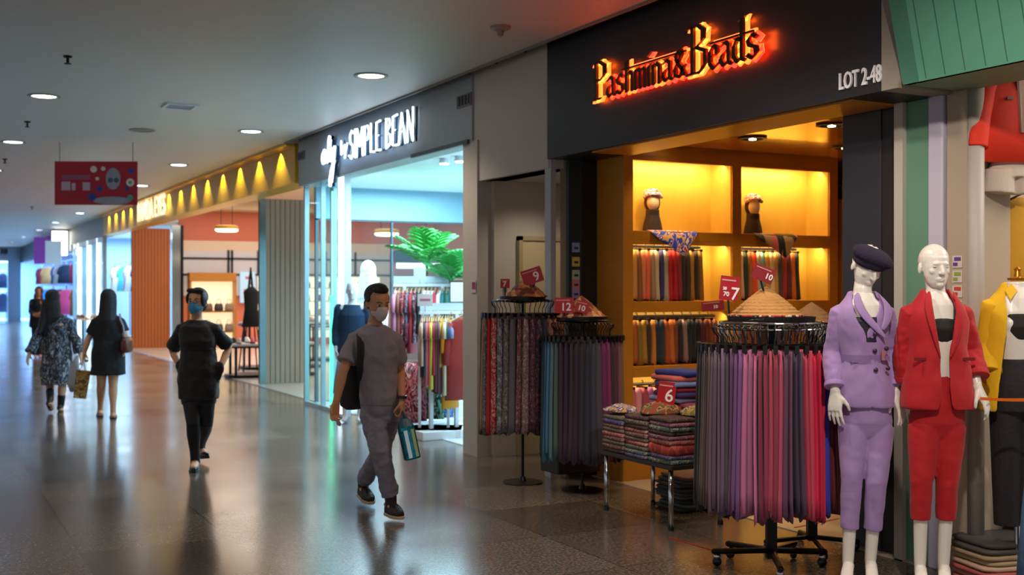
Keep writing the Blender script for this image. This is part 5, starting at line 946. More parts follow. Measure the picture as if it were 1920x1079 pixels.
for ci, cj, n, seq in stk:
    zz = .431
    for k in range(n):
        hh = .027 if (ci+cj+k) % 3 else .034; hh = .07 if (ci, cj, k) == (0, 0, 2) else hh
        p = seq[k]; x = 4.515+ci*.235; y = 6.17+cj*.285
        lab = '%s folded scarf, %s from bottom of the %s' % (PN[p], ['first', 'second', 'third', 'fourth', 'fifth', 'sixth', 'seventh', 'eighth', 'ninth', 'tenth'][k], sname[(ci, cj)])
        folded(x+random.uniform(-.004, .004), y+random.uniform(-.006, .006), zz, .225, .275, hh, patt('coral_block', ['b8443a', 'c85a4a', 'a03a38'], 8, kind='noise') if (ci, cj, k) == (0, 0, 2) else PAT[p], 0, lab, 'folded scarves on the low table', seed=ci*31+cj*11+k)
        zz += hh*.99
    
def crumple(x, y, z, w, d, h, m, label, seed, name='crumpled_scarf'):
    mb = MB(); n = 26; rings = []
    for i in range(9):
        t = i/8; s = math.cos(t*math.pi/2)**.6+.02; rg = []
        for k in range(n):
            a = k*2*math.pi/n; q = s*(1+.22*noise.noise(V((math.cos(a)*2+seed, math.sin(a)*2, t*2))))
            rg.append(V((w/2*q*math.cos(a), d/2*q*math.sin(a), h*t+.25*h*t*noise.noise(V((math.cos(a)*3, math.sin(a)*3+seed, 1))))))
        rings.append(rg)
    o = obj(name, mb.loft(rings), m, smooth=True, loc=(x, y, z)); return tag(o, label, 'scarf')
crumple(4.52, 6.80, .715, .22, .26, .05, patt('cr1', ['c8a050', '4a3a8a', 'd8d0c0', '3a2a5a'], 9, kind='noise', stretch=(1, 2, 1)), 'yellow, violet and white scarf bunched on the far corridor-side stack', 1)
crumple(4.60, 6.42, .735, .30, .26, .08, patt('cr2', ['a03a2a', '6a5a3a', 'c8905a', '4a4a30'], 12, kind='noise'), 'red and olive scarf bunched on the middle of the table', 5)
crumple(4.76, 6.20, .735, .24, .26, .07, patt('cr3', ['8a7a40', 'b89a58', '4a3c30', 'c8b080'], 14, kind='noise'), 'golden olive scarf bunched on the near dark stack', 9)
for i, (c, n_) in enumerate([('5c2a6a', 'deep purple'), ('8a3a58', 'plum pink'), ('8a86a8', 'lavender grey'), ('3a2458', 'dark violet'), ('b0384a', 'rose red'), ('6a7aa8', 'powder blue'), ('c8605a', 'coral'), ('28307a', 'royal blue')]):
    folded(4.82+.02*math.sin(i*2), 6.50+.02*math.cos(i*3), .725+i*.037, .26, .34, .038, mat('heap_'+c, c, .8, bump=.5, bs=12), .2*math.sin(i), '%s folded shawl in the tall heap on the table, %s from bottom' % (n_, ['first', 'second', 'third', 'fourth', 'fifth', 'sixth', 'seventh', 'eighth'][i]), 'tall heap of purple shawls', seed=70+i)
for i in range(9):
    c = ['3c4044', '50544e', '2c3034', '5c5850', '444a4c', '34383c', '5a4c44', '484c50', '6a4a3c'][i]
    folded(4.98+.02*math.sin(i), 6.62+.02*math.cos(i*2), .006+i*.028, .34, .34, .029, mat('fs_'+c, c, .75, var=.2, vs=30), .1*math.sin(i*2), 'folded scarf in the dark floor stack under the table, %s from bottom' % ['first', 'second', 'third', 'fourth', 'fifth', 'sixth', 'seventh', 'eighth', 'topmost'][i], 'dark stack on the floor', seed=90+i)
for i in range(8):
    x, y = Lc(1885, 6.15); c = ['b86a60', 'c88a78', 'b05a54', 'c8a890', 'b8a078', 'a89070', '4a4440', '3c3838'][i]
    folded(x-.03+.015*math.sin(i*2), y, .006+i*.030, .44, .34, .030, mat('rs_'+c, c, .75, var=.1, vs=20), -.2+.05*math.sin(i), 'folded garment in the pink and beige stack at bottom right, %s from bottom' % ['first', 'second', 'third', 'fourth', 'fifth', 'sixth', 'seventh', 'topmost'][i], 'pink and beige stack', seed=120+i, name='folded_garment', cat='folded clothes')
for i in range(6):
    x, y = Lc(1912, 6.5); c = ['3a3432', '4a4038', '2c2a2a', '504438', '343030', '7a5c4c'][i]
    folded(x+.02*math.sin(i*2), y, .006+i*.085, .40, .32, .086, mat('rt_'+c, c, .4, bump=.6, bs=10), .1*math.sin(i), 'bagged dark garment behind the pink stack, %s from bottom' % ['first', 'second', 'third', 'fourth', 'fifth', 'topmost'][i], 'dark bagged pile', seed=140+i, name='bagged_garment', cat='folded clothes')
# ------------------------------------------------------------ scarves, hangers and round racks
CN = {}
def scarf(x, y, zt, L_, dep, th, m, rz, label, grp, seed, flare=1.06, jag=.03, name='hanging_scarf', tiltx=0):
    rnd = random.Random(seed); n = 20; rings = []; NL = 9
    for i in range(NL):
        t = i/(NL-1); z = -L_*t; wth = th/2*(1+(.35)*t)*(.55 if i == 0 else 1); d = dep/2*(1+(flare-1)*t); rg = []
        for k in range(n):
            a = k*2*math.pi/n; c, s = math.cos(a), math.sin(a)
            xx = wth*math.copysign(abs(c)**.7, c)*(1+.30*noise.noise(V((k*1.7, seed*2.3, t*1.2)))) ; yy = d*math.copysign(abs(s)**.6, s)*(1+.10*noise.noise(V((k*2.1, seed*1.3, t*.9+5))))
            xx += .010*t*math.sin(seed*1.9+2*t)
            zz = z+(jag*noise.noise(V((k*1.3, seed*5.1, 0)))*1.6 if i == NL-1 else 0)
            rg.append(V((xx, yy+tiltx*t, zz)))
        rings.append(rg)
    o = obj(name, MB().loft(rings), m, smooth=True, loc=(x, y, zt)); o.rotation_euler = (0, 0, rz); return tag(o, label, 'scarf', grp)
ORD = ['1st', '2nd', '3rd']+['%dth' % i for i in range(4, 80)]
_hang = None
def hanger(x, y, z, rz, length, label, grp, ring_r):
    global _hang
    if _hang is None:
        mb = MB().box(-.006, .006, -.11, .11, -.012, .012).box(-.012, .012, -.115, -.095, -.028, .014).box(-.012, .012, .095, .115, -.028, .014).tube([(0, 0, .01), (0, 0, .05), (0, -.022, .075), (0, -.03, .10), (0, -.01, .115), (0, .012, .10)], .0035, 6)
        _hang = obj('clip_hanger', mb, M_blackpl); o = _hang
    else: o = _hang.copy(); COL.objects.link(o)
    o.location = (x, y, z); o.rotation_euler = (0, 0, rz); return tag(o, label, 'hanger', grp)
def round_rack(px, zd, ringz, R_, top, bot, colors, label, rackname, hatr, hath, hatz, poleR=.012, base='disc', a0=-125, a1=125, dep=.20, th=None, patterns=False, hat='coil', chrome=False, extra=None, rin=.14):
    x, y = Lc(px, zd); t = thing('round_rack', label, 'clothes rack', (x, y, 0), rz=-TH)
    mring = M_chrome if chrome else M_black
    obj('pole', MB().lathe([(poleR, .02), (poleR, ringz)], 14) if base == 'disc' else B(-.028, .028, -.028, .028, .06, ringz), M_black, t)
    if base == 'disc': obj('base_disc', MB().lathe([(.165, 0), (.165, .008), (.03, .014), (.02, .05)], 32), mat('base_black', '1a1614', .3, .5), t)
    rg = [(R_*math.cos(a), R_*math.sin(a), ringz) for a in [k*2*math.pi/40 for k in range(41)]]
    obj('ring', MB().tube(rg, .009, 10, round_=False), mring, t)
    for k in range(4): a = k*math.pi/2+.4; obj('spoke', MB().tube([(0, 0, ringz-.02), (R_*math.cos(a), R_*math.sin(a), ringz)], .007, 8), mring, t)
    obj('top_tray', MB().lathe([(.0, ringz+.0), (hatr*1.08, ringz+.005), (hatr*1.10, ringz+.035), (hatr*1.04, ringz+.035), (hatr*1.0, ringz+.012)], 32), M_blackpl, t)
    n = len(colors)
    for i, c in enumerate(colors):
        f = (i+.5)/n; phi = R(a0+(a1-a0)*f); ang = phi      # 0 = towards the camera (-Y local)
        rc = R_+.02; lx, ly = math.sin(ang)*rc, -math.cos(ang)*rc; p = rot_z((lx, ly, 0), -TH); 
        m, cname = c; rz = math.atan2(math.cos(ang), math.sin(ang)); rzz = -TH+ang
        spacing = 2*math.pi*(R_+.08)*(a1-a0)/360/n; tt = (th or spacing*1.02)*random.uniform(.75, 1.35)
        hang_ = random.uniform(-.012, .008); tilt = 0
        ln = top-bot+random.uniform(-.03, .03)
        scarf(x+p.x, y+p.y, top+hang_, ln, dep, tt, m, rzz, '%s scarf, %s from left on %s' % (cname, ORD[i], rackname), 'scarves on '+rackname, seed=i*7+int(px), jag=.035, tiltx=-.015)
        if i % 2 == 0 or n < 30: hanger(x+p.x, y+p.y, top+.012+hang_*0, rzz, 0, 'black clip hanger on '+rackname, 'hangers on '+rackname, R_)
    return t
def cone_hat(px, zd, zb, r, h, m, label, rings=7, stripes=None):
    x, y = Lc(px, zd); t = thing('cone_hat', label, 'hat', (x, y, zb), rz=-TH)
    pr = []
    for k in range(rings*4+1):
        f = k/(rings*4); pr.append((r*(1-f)**.85*(1+.0)+.004*(1 if k % 4 < 2 else -.4)*(1-f), h*f**.95))
    pr = [(r*.9, .004), (r*1.02, -.004)]+pr+[(0, h+.004)]
    obj('crown', MB().lathe(pr, 36), m, t, smooth=False)
    obj('brim_edge', MB().tube([(r*1.02*math.cos(a), r*1.02*math.sin(a), 0) for a in [k*2*math.pi/36 for k in range(37)]], .006, 8, round_=False), m if not stripes else stripes, t)
    return t
def C_(h, name): return (mat('cl_'+h, h, .75, bump=.15, bs=20, stretch=(1, 1, .2), sheen=.1), name)
# big front rack
tab = [(1326, [('0b0f1c', 'navy black'), ('08090c', 'black'), ('0a0a0c', 'jet black'), ('0c1122', 'dark navy')]), (1347, [('08090c', 'black'), ('0b0b0e', 'soot black')]), (1357, [('50413e', 'brown'), ('5c4a4c', 'taupe')]), (1372, [('6c5568', 'dusty mauve'), ('5a4a58', 'smoky mauve')]), (1384, [('4a4450', 'slate'), ('6a5570', 'greyed violet')]),
       (1404, [('6e4878', 'violet'), ('744c80', 'purple'), ('5c3c5c', 'plum')]), (1424, [('9c5c80', 'rose mauve'), ('c07098', 'pink'), ('b86890', 'orchid pink')]), (1436, [('8c3450', 'raspberry'), ('7a2c48', 'dark raspberry')]), (1462, [('b04a68', 'dusty rose'), ('a84058', 'rose'), ('8a3048', 'crimson rose')]), (1480, [('603858', 'aubergine'), ('6a3c62', 'damson')]), (1494, [('3a2c44', 'dark plum'), ('4c3450', 'grape')]),
       (1510, [('b03850', 'brick rose'), ('c04058', 'watermelon')]), (1536, [('c01c44', 'cerise'), ('cc0c44', 'bright crimson'), ('b80c3c', 'carmine')]), (1542, [('2c3ab8', 'royal blue')]), (1553, [('5c0c20', 'dark red'), ('6c1020', 'maroon')]), (9999, [('74484c', 'rosewood'), ('68484a', 'mushroom')])]
big = []; NBIG = 58
for i in range(NBIG):
    pxx = 1472+124*math.sin(R(-112+224*(i+.5)/NBIG))-(3 if i < 14 else 0)
    if i < 8: pxx = 1320
    c_ = next(l for lim, l in tab if pxx < lim); q_ = c_[i % len(c_)]; big.append(C_(q_[0], q_[1]))
bt = round_rack(1446, 6.42, 1.405, .285, 1.265, .375, big, 'large round chrome-ringed rack of pink, red and black scarves on a wheeled cross base', 'the big front rack', .225, .18, 1.44, base='star', chrome=True, a0=-112, a1=112, dep=.22)
bx, by = Lc(1446, 6.42)
for k, a in enumerate((170, 8, 128, 52, -95)):
    a = R(a); d = .32 if k < 4 else .36; leg = obj('leg', MB().tube([(0, 0, .105), (d*math.cos(a), d*math.sin(a), .085)], .018, 8), M_black, bt)
    if k < 5: ct = obj('caster', MB().lathe([(.024, -.012), (.026, -.006), (.026, .006), (.024, .012)], 18, M=Matrix.Translation(V((d*.95*math.cos(a), d*.95*math.sin(a), .027))) @ Matrix.Rotation(a, 4, 'Z') @ Matrix.Rotation(R(90), 4, 'X')), M_blackpl, leg, smooth=True); obj('caster_cap', MB().ell((d*.95*math.cos(a), d*.95*math.sin(a), .058), (.022, .022, .018), 12, 8), M_chrome, leg, smooth=True)
x_, y_ = Lc(1446, 6.42)
obj('lower_ring', MB().tube([(.30*math.cos(a), .30*math.sin(a), 1.372) for a in [k*2*math.pi/40 for k in range(41)]], .006, 8, round_=False), M_chrome, bt)
ckh = [k for k in range(40)]
bead = MB()
for k in range(44):
    a = k*2*math.pi/44; bead.tube([(.287*math.cos(a), .287*math.sin(a), 1.405), (.296*math.cos(a), .296*math.sin(a), 1.375), (.29*math.cos(a), .29*math.sin(a), 1.33), (.28*math.cos(a), .28*math.sin(a), 1.29)], .004, 5)
obj('hanger_hooks', bead, M_chrome, bt)
M_straw = mat('straw', 'b8864a', .8, var=.25, vs=40, bump=.5, bs=50, stretch=(1, 1, 3))
cone_hat(1436, 6.42, 1.445, .205, .165, M_straw, 'woven straw cone hat on top of the big front rack', 9, stripes=patt('gingham', ['a83030', 'd8c8b8', 'b84040', '402020'], 60))
# rack behind it
r2 = [C_('5c0c20', 'dark red'), C_('74484c', 'rosewood'), C_('68484a', 'mushroom'), C_('80545a', 'old rose'), C_('5a3c40', 'cocoa'), C_('744c50', 'clay pink'), C_('60404a', 'mulberry'), C_('3c2c34', 'dark cocoa')]
bt2 = round_rack(1522, 6.88, 1.36, .17, 1.22, .42, r2, 'second round rack partly hidden behind the big one, with brown and old-rose scarves', 'the rack behind the big one', .18, .15, 1.38, base='star', a0=-20, a1=110, dep=.18)
for k, a in enumerate((180, 0, 90, -90)): a = R(a); obj('leg', MB().tube([(0, 0, .08), (.28*math.cos(a), .28*math.sin(a), .05)], .015, 8), M_black, bt2); obj('foot', MB().ell((.27*math.cos(a), .27*math.sin(a), .026), (.024, .024, .026), 12, 8), M_blackpl, bt2)
cone_hat(1522, 6.88, 1.395, .15, .12, mat('hat_brown', '8a6238', .8, var=.3, vs=30, bump=.5, bs=50), 'smaller brown straw cone hat on the rack behind the big one', 5)
# floral rack on the left
fp = lambda n, c: patt(n, c, 34, kind='noise', stretch=(1.4, 1.4, .9))
fl_ = [(fp('f1', ['1c1216', '3a1c22', '241418', '7a6a70']), 'black and maroon floral'), (fp('f2', ['2a1a1c', '4a2a28', '181214', '5a4a4c']), 'dark floral'), C_('a8845c', 'tan'), (fp('f3', ['5a5048', '8a7a70', '3a3432', 'a89a90']), 'taupe print'), C_('b80e1c', 'bright red'), (fp('f4', ['b41828', 'd8b8b0', '8a1420', 'c82830']), 'red and white print'), (fp('f5', ['6a6a6c', '4a4c50', '8c8a8c', 'a0a0a4']), 'grey print'), (fp('f6', ['50504c', '7a7c78', '3a3a38', '9a948c']), 'olive grey print'), C_('5c5c64', 'grey'),
       (fp('f7', ['5c3038', '8a6064', '3a2028', 'a08084']), 'wine print'), (fp('f8', ['6a5050', '94787a', '503a3c', 'b09a98']), 'mauve grey print'), (fp('f9', ['3a1c2c', '6a3448', '241420', '8a5a68']), 'maroon print'), (fp('f10', ['1c2430', '34404c', '141820', '8a4050']), 'navy and red floral'), C_('232c38', 'dark slate'), (fp('f11', ['9a5a54', 'c89088', '6a3434', 'd8a8a0']), 'salmon print'),
       (fp('f12', ['6a3018', 'b0764a', '3a1a10', 'd0a078']), 'brown and orange floral'), (fp('f13', ['7a3a1c', 'c08458', '4a2010', 'a85a34']), 'rust floral'), (fp('f14', ['8a5440', 'c49474', '5a3024', 'b07058']), 'peach floral'), (fp('f15', ['4a1c28', '7a3a40', '2a1018', '6a5058']), 'burgundy floral'), (fp('f16', ['2c1c28', '50384a', '1c1018', '6a5464']), 'dark plum floral')]
round_rack(980, 9.27, 1.50, .21, 1.375, .44, fl_, 'round black rack of floral and red scarves by the grey pillar', 'the floral rack', .175, .15, 1.52, a0=-100, a1=98, dep=.22)
striped = lambda n, a, b, c: patt(n, [a, b, c, a, b], 26, kind='voronoi', stretch=(1, 1, .05))
cone_hat(985, 9.27, 1.535, .175, .145, striped('hat_s1', 'a8643c', '6a3420', 'c89058'), 'orange-brown ribbed cone hat on the floral rack', 5)
r3 = [C_('1c2a34', 'dark teal'), C_('243640', 'deep petrol'), C_('2c4c50', 'petrol green'), C_('3c6c8c', 'steel blue'), C_('44789a', 'sky blue'), C_('50747c', 'grey teal'), C_('48605c', 'sage'), C_('3a2c3c', 'plum'), C_('34243a', 'dark plum'), C_('3c2a34', 'prune'), C_('302034', 'deep violet'), C_('2c2830', 'charcoal'), C_('282c3c', 'ink blue'), C_('3a3c4c', 'slate blue'), C_('48404c', 'smoke violet'), C_('641c4c', 'magenta plum'), C_('7a2c5c', 'magenta'), C_('3c1c34', 'blackcurrant'), C_('4a2438', 'wine'), C_('7a4058', 'rose plum'), C_('6c4c44', 'cocoa'), C_('745440', 'caramel brown'), C_('6a4838', 'brown'), C_('5c1c24', 'dark red')]
round_rack(1092, 8.9, 1.345, .20, 1.205, .285, r3, 'round black rack of teal, plum and brown plain scarves', 'the teal and plum rack', .185, .15, 1.37, a0=-98, a1=98, dep=.20)
cone_hat(1090, 8.9, 1.375, .19, .165, striped('hat_s2', 'b07048', '7a2c28', 'd8a878'), 'tan and red ribbed cone hat on the teal and plum rack', 5)
tag(obj('storage_box', B(-.20, .20, -.14, .14, .14, .36), M_blackpl, bevel=.01, loc=(Lc(1070, 9.0)[0], Lc(1070, 9.0)[1], 0)), 'black box held under the teal and plum rack', 'box')
# price cards
def card(px, py, zd, w, h, lines, label, roll=0, yaw=0, stand=None, dark=False):
    x, y = Lc(px, zd); z = 1.6-(py-541)/FPX*zd; t = thing('price_card', label, 'sign', (x, y, z), rz=-TH+yaw); M = Matrix.Rotation(R(roll), 4, 'Y')
    obj('card', MB().box(-w/2, w/2, 0, .004, -h/2, h/2, M), mat('card_dkred', '8c0c18', .45) if dark else M_red, t)
    for s, sz, ox, oz in lines:
        text('price', s, sz, M_cardw, t, .002, M=M @ front(ox, -.003, oz), bold=.0012)
    obj('strip', MB().box(-w*.44, w*.30, -.002, 0, h*.30, h*.36, M), mat('card_print', 'd8a0a0', .5), t)
    if stand: obj('holder', MB().tube([M @ V((0, .004, -h/2)), V((0, .006, -h/2-stand))], .006, 8), M_blackpl, t)
    return t
card(947, 532, 9.1, .075, .075, [('7', .06, -.02, -.024)], 'small square red card reading 7 at the left of the floral rack', stand=.08)
card(998, 518, 9.2, .17, .125, [('9', .105, .005, -.045)], 'tilted red price card reading 9 above the floral rack hat', roll=-18, stand=.05)
card(1058, 573, 8.75, .15, .12, [('12', .085, -.03, -.04)], 'red price card reading 12 at the left of the teal and plum rack', stand=.02)
card(1092, 576, 8.70, .10, .09, [('10', .06, -.035, -.03)], 'smaller tilted red card reading 10 beside the card reading 12', roll=14, stand=.02)
card(1368, 541, 6.3, .112, .135, [('7', .10, .008, -.062), ('70', .035, -.035, -.045), ('20', .022, -.04, -.01)], 'upright dark red price card on a black clip left of the straw hat', roll=6, yaw=R(10), stand=.07)
card(1432, 514, 6.35, .12, .085, [('10', .045, .01, -.02)], 'tilted dark red card standing above the straw hat', roll=22, stand=.05, dark=True)
card(1337, 574, 9.62, .19, .085, [('10', .04, .0, -.022)], 'low dark red card clipped to the shelf edge behind the big rack', roll=-6, dark=True)
card(1250, 738, 7.80, .125, .158, [('6', .125, -.012, -.055)], 'red card reading 6 standing in front of the lowest shelf beside the purple heap', roll=8, stand=.07)
# ------------------------------------------------------------ shelf contents
def shelf_row(x0, x1, z_top, z_bot, y, cols_, rowname, rail_len=None, th=None):
    n = len(cols_); rl = thing('hanging_rail', 'dark rail holding '+rowname.replace('the ', '', 1), 'rail', (x0, y, z_top+.03)); obj('bar', MB().tube([(0, 0, 0), (x1-x0, 0, 0)], .012, 8), M_black, rl)
    for k in (0, 1): obj('bracket', MB().box((x1-x0)*k-.01, (x1-x0)*k+.01, -.01, .14, -.01, .01), M_black, rl)
    for i, (m, nm) in enumerate(cols_):
        x = x0+(x1-x0)*(i+.5)/n; w = (x1-x0)/n
        scarf(x, y, z_top, z_top-z_bot+random.uniform(-.02, .0), .15, w*1.0, m, R(-6), '%s scarf, %s from left in %s' % (nm, ORD[i], rowname), 'scarves in '+rowname, seed=int(x*97)+i, flare=1.1, jag=.02)
        if i % 2 == 0:
            h_ = hanger(x, y, z_top+.006, R(-6), 0, 'dark clip hanger in '+rowname, 'hangers in '+rowname, 0); h_.scale = (1, .66, .5)
SX = 5.17
shelf_row(SX+.12, SX+.90, 1.925, 1.495, 7.90, [C_('d8b060', 'pale yellow'), C_('c89850', 'straw'), C_('94603c', 'tan'), C_('e08a5c', 'peach'), C_('e4744c', 'salmon'), C_('a8906c', 'stone'), C_('c8b890', 'cream'), C_('3c3470', 'indigo'), C_('b0a890', 'oatmeal'), C_('c01020', 'red'), C_('b8181c', 'scarlet'), C_('8c2c38', 'wine'), C_('2c2418', 'dark olive'), C_('3c3020', 'dark brown'), C_('a8701c', 'ochre'), C_('2c2014', 'black brown'), C_('8c5c18', 'bronze')], 'the upper left scarf bay')
shelf_row(SX+1.25, SX+2.0, 1.925, 1.495, 7.90, [C_('e8702c', 'orange'), C_('d8a090', 'blush'), C_('1c3c1c', 'dark green'), C_('b06438', 'copper'), C_('f04c18', 'bright orange'), C_('b8b49c', 'pale sage'), C_('88a8a0', 'mint grey'), C_('d8a040', 'golden'), C_('e0c890', 'cream'), C_('c89858', 'camel'), C_('4c4430', 'olive'), C_('a02c24', 'brick red'), C_('5c1c20', 'maroon'), C_('d86c1c', 'tangerine'), C_('2c2c1c', 'dark olive')], 'the upper right scarf bay')
shelf_row(SX+.12, SX+1.06, 1.33, .955, 7.90, [C_('b8621c', 'rust orange'), C_('a85a20', 'burnt orange'), C_('8c6c20', 'mustard brown'), C_('a87c24', 'golden brown'), C_('3c2818', 'dark brown'), C_('c87c28', 'amber'), C_('1c2c38', 'dark petrol'), C_('243440', 'slate'), C_('a84c1c', 'terracotta'), C_('c06420', 'orange brown'), C_('7c3c20', 'chestnut'), C_('2c1c18', 'espresso'), C_('8c6c60', 'taupe'), C_('141820', 'ink black'), C_('10141c', 'blue black'), C_('181418', 'black'), C_('4c1c1c', 'oxblood'), C_('6c2c18', 'russet'), C_('7c3818', 'copper brown'), C_('8c4418', 'cinnamon')], 'the lower left scarf bay')
shelf_row(SX+1.25, SX+2.1, 1.33, .955, 7.90, [C_('5c2c1c', 'brown'), C_('7c4420', 'caramel'), C_('2c1c18', 'espresso'), C_('8c5c38', 'fawn'), C_('3c2c44', 'aubergine'), C_('6c3c20', 'chestnut'), C_('a8782c', 'golden')], 'the lower right scarf bay')
shelf_row(SX+.13, SX+.62, .76, .50, 7.88, [C_('c86c78', 'rose pink'), C_('d8909c', 'pale pink'), C_('b04c5c', 'deep rose'), C_('a85c9c', 'orchid'), C_('c88c6c', 'peach'), C_('b89c6c', 'straw'), C_('c8b08c', 'cream'), C_('a04040', 'brick')], 'the lowest left scarf bay')
for i, (x, cap, nm, dm_) in enumerate([(SX+.42, ['c83828', 'e8e0d8', '2c4c9c', 'd85c38'], 'multicoloured blue and red turban', -.0), (SX+1.52, ['e8d8c8', 'd04838', 'f0e8e0', '2c3c4c'], 'white and red turban', 0)]):
    hd = thing('hijab_form', 'display head in brown hijab and %s in the %s lit bay' % (nm, ['left', 'right'][i]), 'display head', (x, 7.92, 2.081), rz=R([-26, -20][i]))
    hm = mat('hijab_brown', '33231c', .7, bump=.3, bs=10)
    obj('hijab_drape', MB().oval([(0, 0, 0, .090, .075), (0, 0, .07, .078, .068), (0, 0, .14, .060, .058), (0, 0, .19, .058, .062)], 26).ell((0, .018, .255), (.070, .062, .092), 20, 14), hm, hd, voxel=.005, sm=3)
    obj('face', MB().ell((0, -.032, .250), (.053, .045, .070), 20, 14), mat('face_cream', 'e8cfa8', .5), hd, smooth=True)
    obj('turban', MB().ell((0, .012, .325), (.078, .078, .052), 22, 12).tube([(-.070, -.02, .298), (-.04, -.068, .318), (.03, -.072, .320), (.072, -.02, .300)], .018, 10), patt('turban%d' % i, cap, 14, kind='noise', stretch=(1, 1, 2)), hd, voxel=.005, sm=3)
for i, (x, c1, lab) in enumerate([(SX+.50, ['c83828', 'e8d0c0', '1c3cb0', 'c89858', '2040c0'], 'red, cream and royal blue scarf draped over the shelf edge in the left bay'), (SX+1.62, ['1c2c3c', '9c7c4c', '14181c', 'c05c58', '24402c'], 'dark striped scarf draped over the shelf edge in the right bay')]):
    mb = MB(); w = .24
    vs = [(-w, 0, 0), (-w*.4, -.004, .002), (w*.3, 0, 0), (w*1.15, 0, 0), (-w*.9, -.02, -.05), (-w*.35, -.03, -.11), (w*.3, -.028, -.15), (w*.95, -.015, -.04), (-w*.5, -.02, -.10), (-.0, -.03, -.16), (w*.40, -.03, -.25), (w*.62, -.02, -.14), (-w, .12, .006), (-w*.4, .12, .006), (w*.3, .12, .006), (w*1.15, .12, .006)]
    mb.add(vs, [(0, 4, 5, 1), (1, 5, 6, 2), (2, 6, 7, 3), (4, 8, 9, 5), (5, 9, 10, 6), (6, 10, 11, 7), (12, 0, 1, 13), (13, 1, 2, 14), (14, 2, 3, 15)])
    tag(obj('draped_scarf', mb, patt('drape%d' % i, c1, 7, kind='noise' if i == 0 else 'voronoi', stretch=(1, 1, 1) if i == 0 else (3, 1, .4)), smooth=True, solid=.006, sub=2, loc=(x, 7.725, 2.086)), lab, 'scarf')
# red tape marks on the floor
for i, (a, b) in enumerate([((1253, 1008), (1347, 1036)), ((1490, 992), (1572, 975))]):
    def flr(px, py): zd = FPX*1.6/(py-541); return V(Lc(px, zd)+(.0,))
    p, q = flr(*a), flr(*b); d_ = (q-p).normalized(); s_ = V((-d_.y, d_.x, 0))*.008; h0 = .0 if i == 0 else .006
    mb = MB().prism([(p+s_)[:2], (q+s_)[:2], (q-s_)[:2], (p-s_)[:2]], h0, h0+.003); tag(obj('floor_tape', mb, mat('red_tape', 'a81c18', .5)), ['strip of red tape on the brown floor in front of the table', 'strip of red tape on the pale floor behind the big rack'][i], 'tape')
x, y = Lc(1675, 6.05); tag(obj('yellow_tape', B(-.10, .12, -.02, .02, 0, .003), mat('yellow_tape', 'd8b020', .5), loc=(x-.05, y-.12, 0)), 'yellow floor tape between the two mannequins\' feet', 'tape').rotation_euler = (0, 0, .6)
# ------------------------------------------------------------ white shop contents
def shirt(x, y, zt, w, h, m, rz, label, grp, sleeve=.2, lw=1.25, name='blouse', cat='top'):
    t = thing(name, label, cat, (x, y, zt), rz=rz, group=grp)
    obj('garment_body', MB().oval([(0, 0, -h, w/2*lw, .05), (0, 0, -h*.5, w/2*1.05, .045), (0, 0, -.10, w/2, .04), (0, 0, -.03, w*.32, .03), (0, 0, 0, w*.12, .02)], 20), m, t, smooth=True)
    for q in (-1, 1): obj('sleeve', MB().tube([(q*w*.40, 0, -.055), (q*w*.54, 0, -.055-sleeve*.5), (q*w*.58, 0, -.055-sleeve)], [.035, .045, .042], 10, .6, round_=False), m, t, smooth=True)
    obj('hanger', MB().tube([(-w*.34, 0, -.03), (0, 0, .03), (w*.34, 0, -.03)], .008, 6).tube([(0, 0, .03), (0, 0, .07), (.015, 0, .085), (.025, 0, .07)], .004, 5), mat('hanger_wood', 'b89a6c', .5), t)
    return t
def rail_rack(x0, x1, y, z, label, base=True, hh=.09):
    t = thing('garment_rail', label, 'clothes rack', (x0, y, 0)); w = x1-x0; mw = mat('rack_white', 'e0e6ea', .35)
    if base: obj('plinth', B(-.08, w+.1, -.28, .38, 0, hh), mat('plinth_white', 'dfe3e6', .4), t, bevel=.006)
    obj('top_bar', B(0, w, -.02, .02, z, z+.035), mw, t)
    for q in (0.14, w-.12): obj('upright', B(q-.02, q+.02, -.02, .02, hh if base else 0, z), mw, t)
    obj('panel', B(.02, w-.02, .02, .03, z+.04, z+.12), mat('rack_panel', 'b8c4ca', .4), t)
    return t
rail_rack(4.80, 5.36, 11.1, 1.32, 'white garment rail on a white plinth at the white shop entrance', hh=.09)
fr = [C_('c8a488', 'beige'), C_('16181c', 'black'), C_('a85a6a', 'dusty pink'), C_('b8341c', 'orange-red'), C_('c8c040', 'lime'), C_('9c1420', 'red'), C_('5c1c24', 'maroon'), C_('4c1820', 'burgundy'), C_('b8860c', 'mustard'), C_('b88a10', 'yellow'), C_('d8c8a8', 'cream'), C_('1c4c4c', 'dark teal'), C_('3c5080', 'slate blue'), C_('8c8cb0', 'lavender')]
for i, (m, n_) in enumerate(fr):
    x = 4.84+i*.027; shirt(x, 11.1, 1.275, .34, [.50, .62, .72, .70, .75, .60, .78, .80, .55, .52, .82, .86, .74, .78][i], m, R(62 if i not in (8, 9) else 48), '%s top, %s from the left on the front white rail' % (n_, ORD[i]), 'tops on the front white rail', sleeve=.16)
shirt(5.235, 10.96, 1.28, .34, .88, mat('rust_red', '8a1c10', .8, bump=.3, bs=6), R(8), 'long rust-red dress at the right end of the front white rail', 'tops on the front white rail', sleeve=.45, name='hanging_dress', cat='dress')
shirt(5.13, 11.02, 1.26, .24, .95, mat('ochre_dress', 'c8840c', .8), R(30), 'ochre dress just left of the long rust-red dress', 'tops on the front white rail', sleeve=.3, name='hanging_dress', cat='dress')
rail_rack(4.88, 5.62, 12.05, 1.62, 'taller white garment rail behind the front one in the white shop', hh=.09)
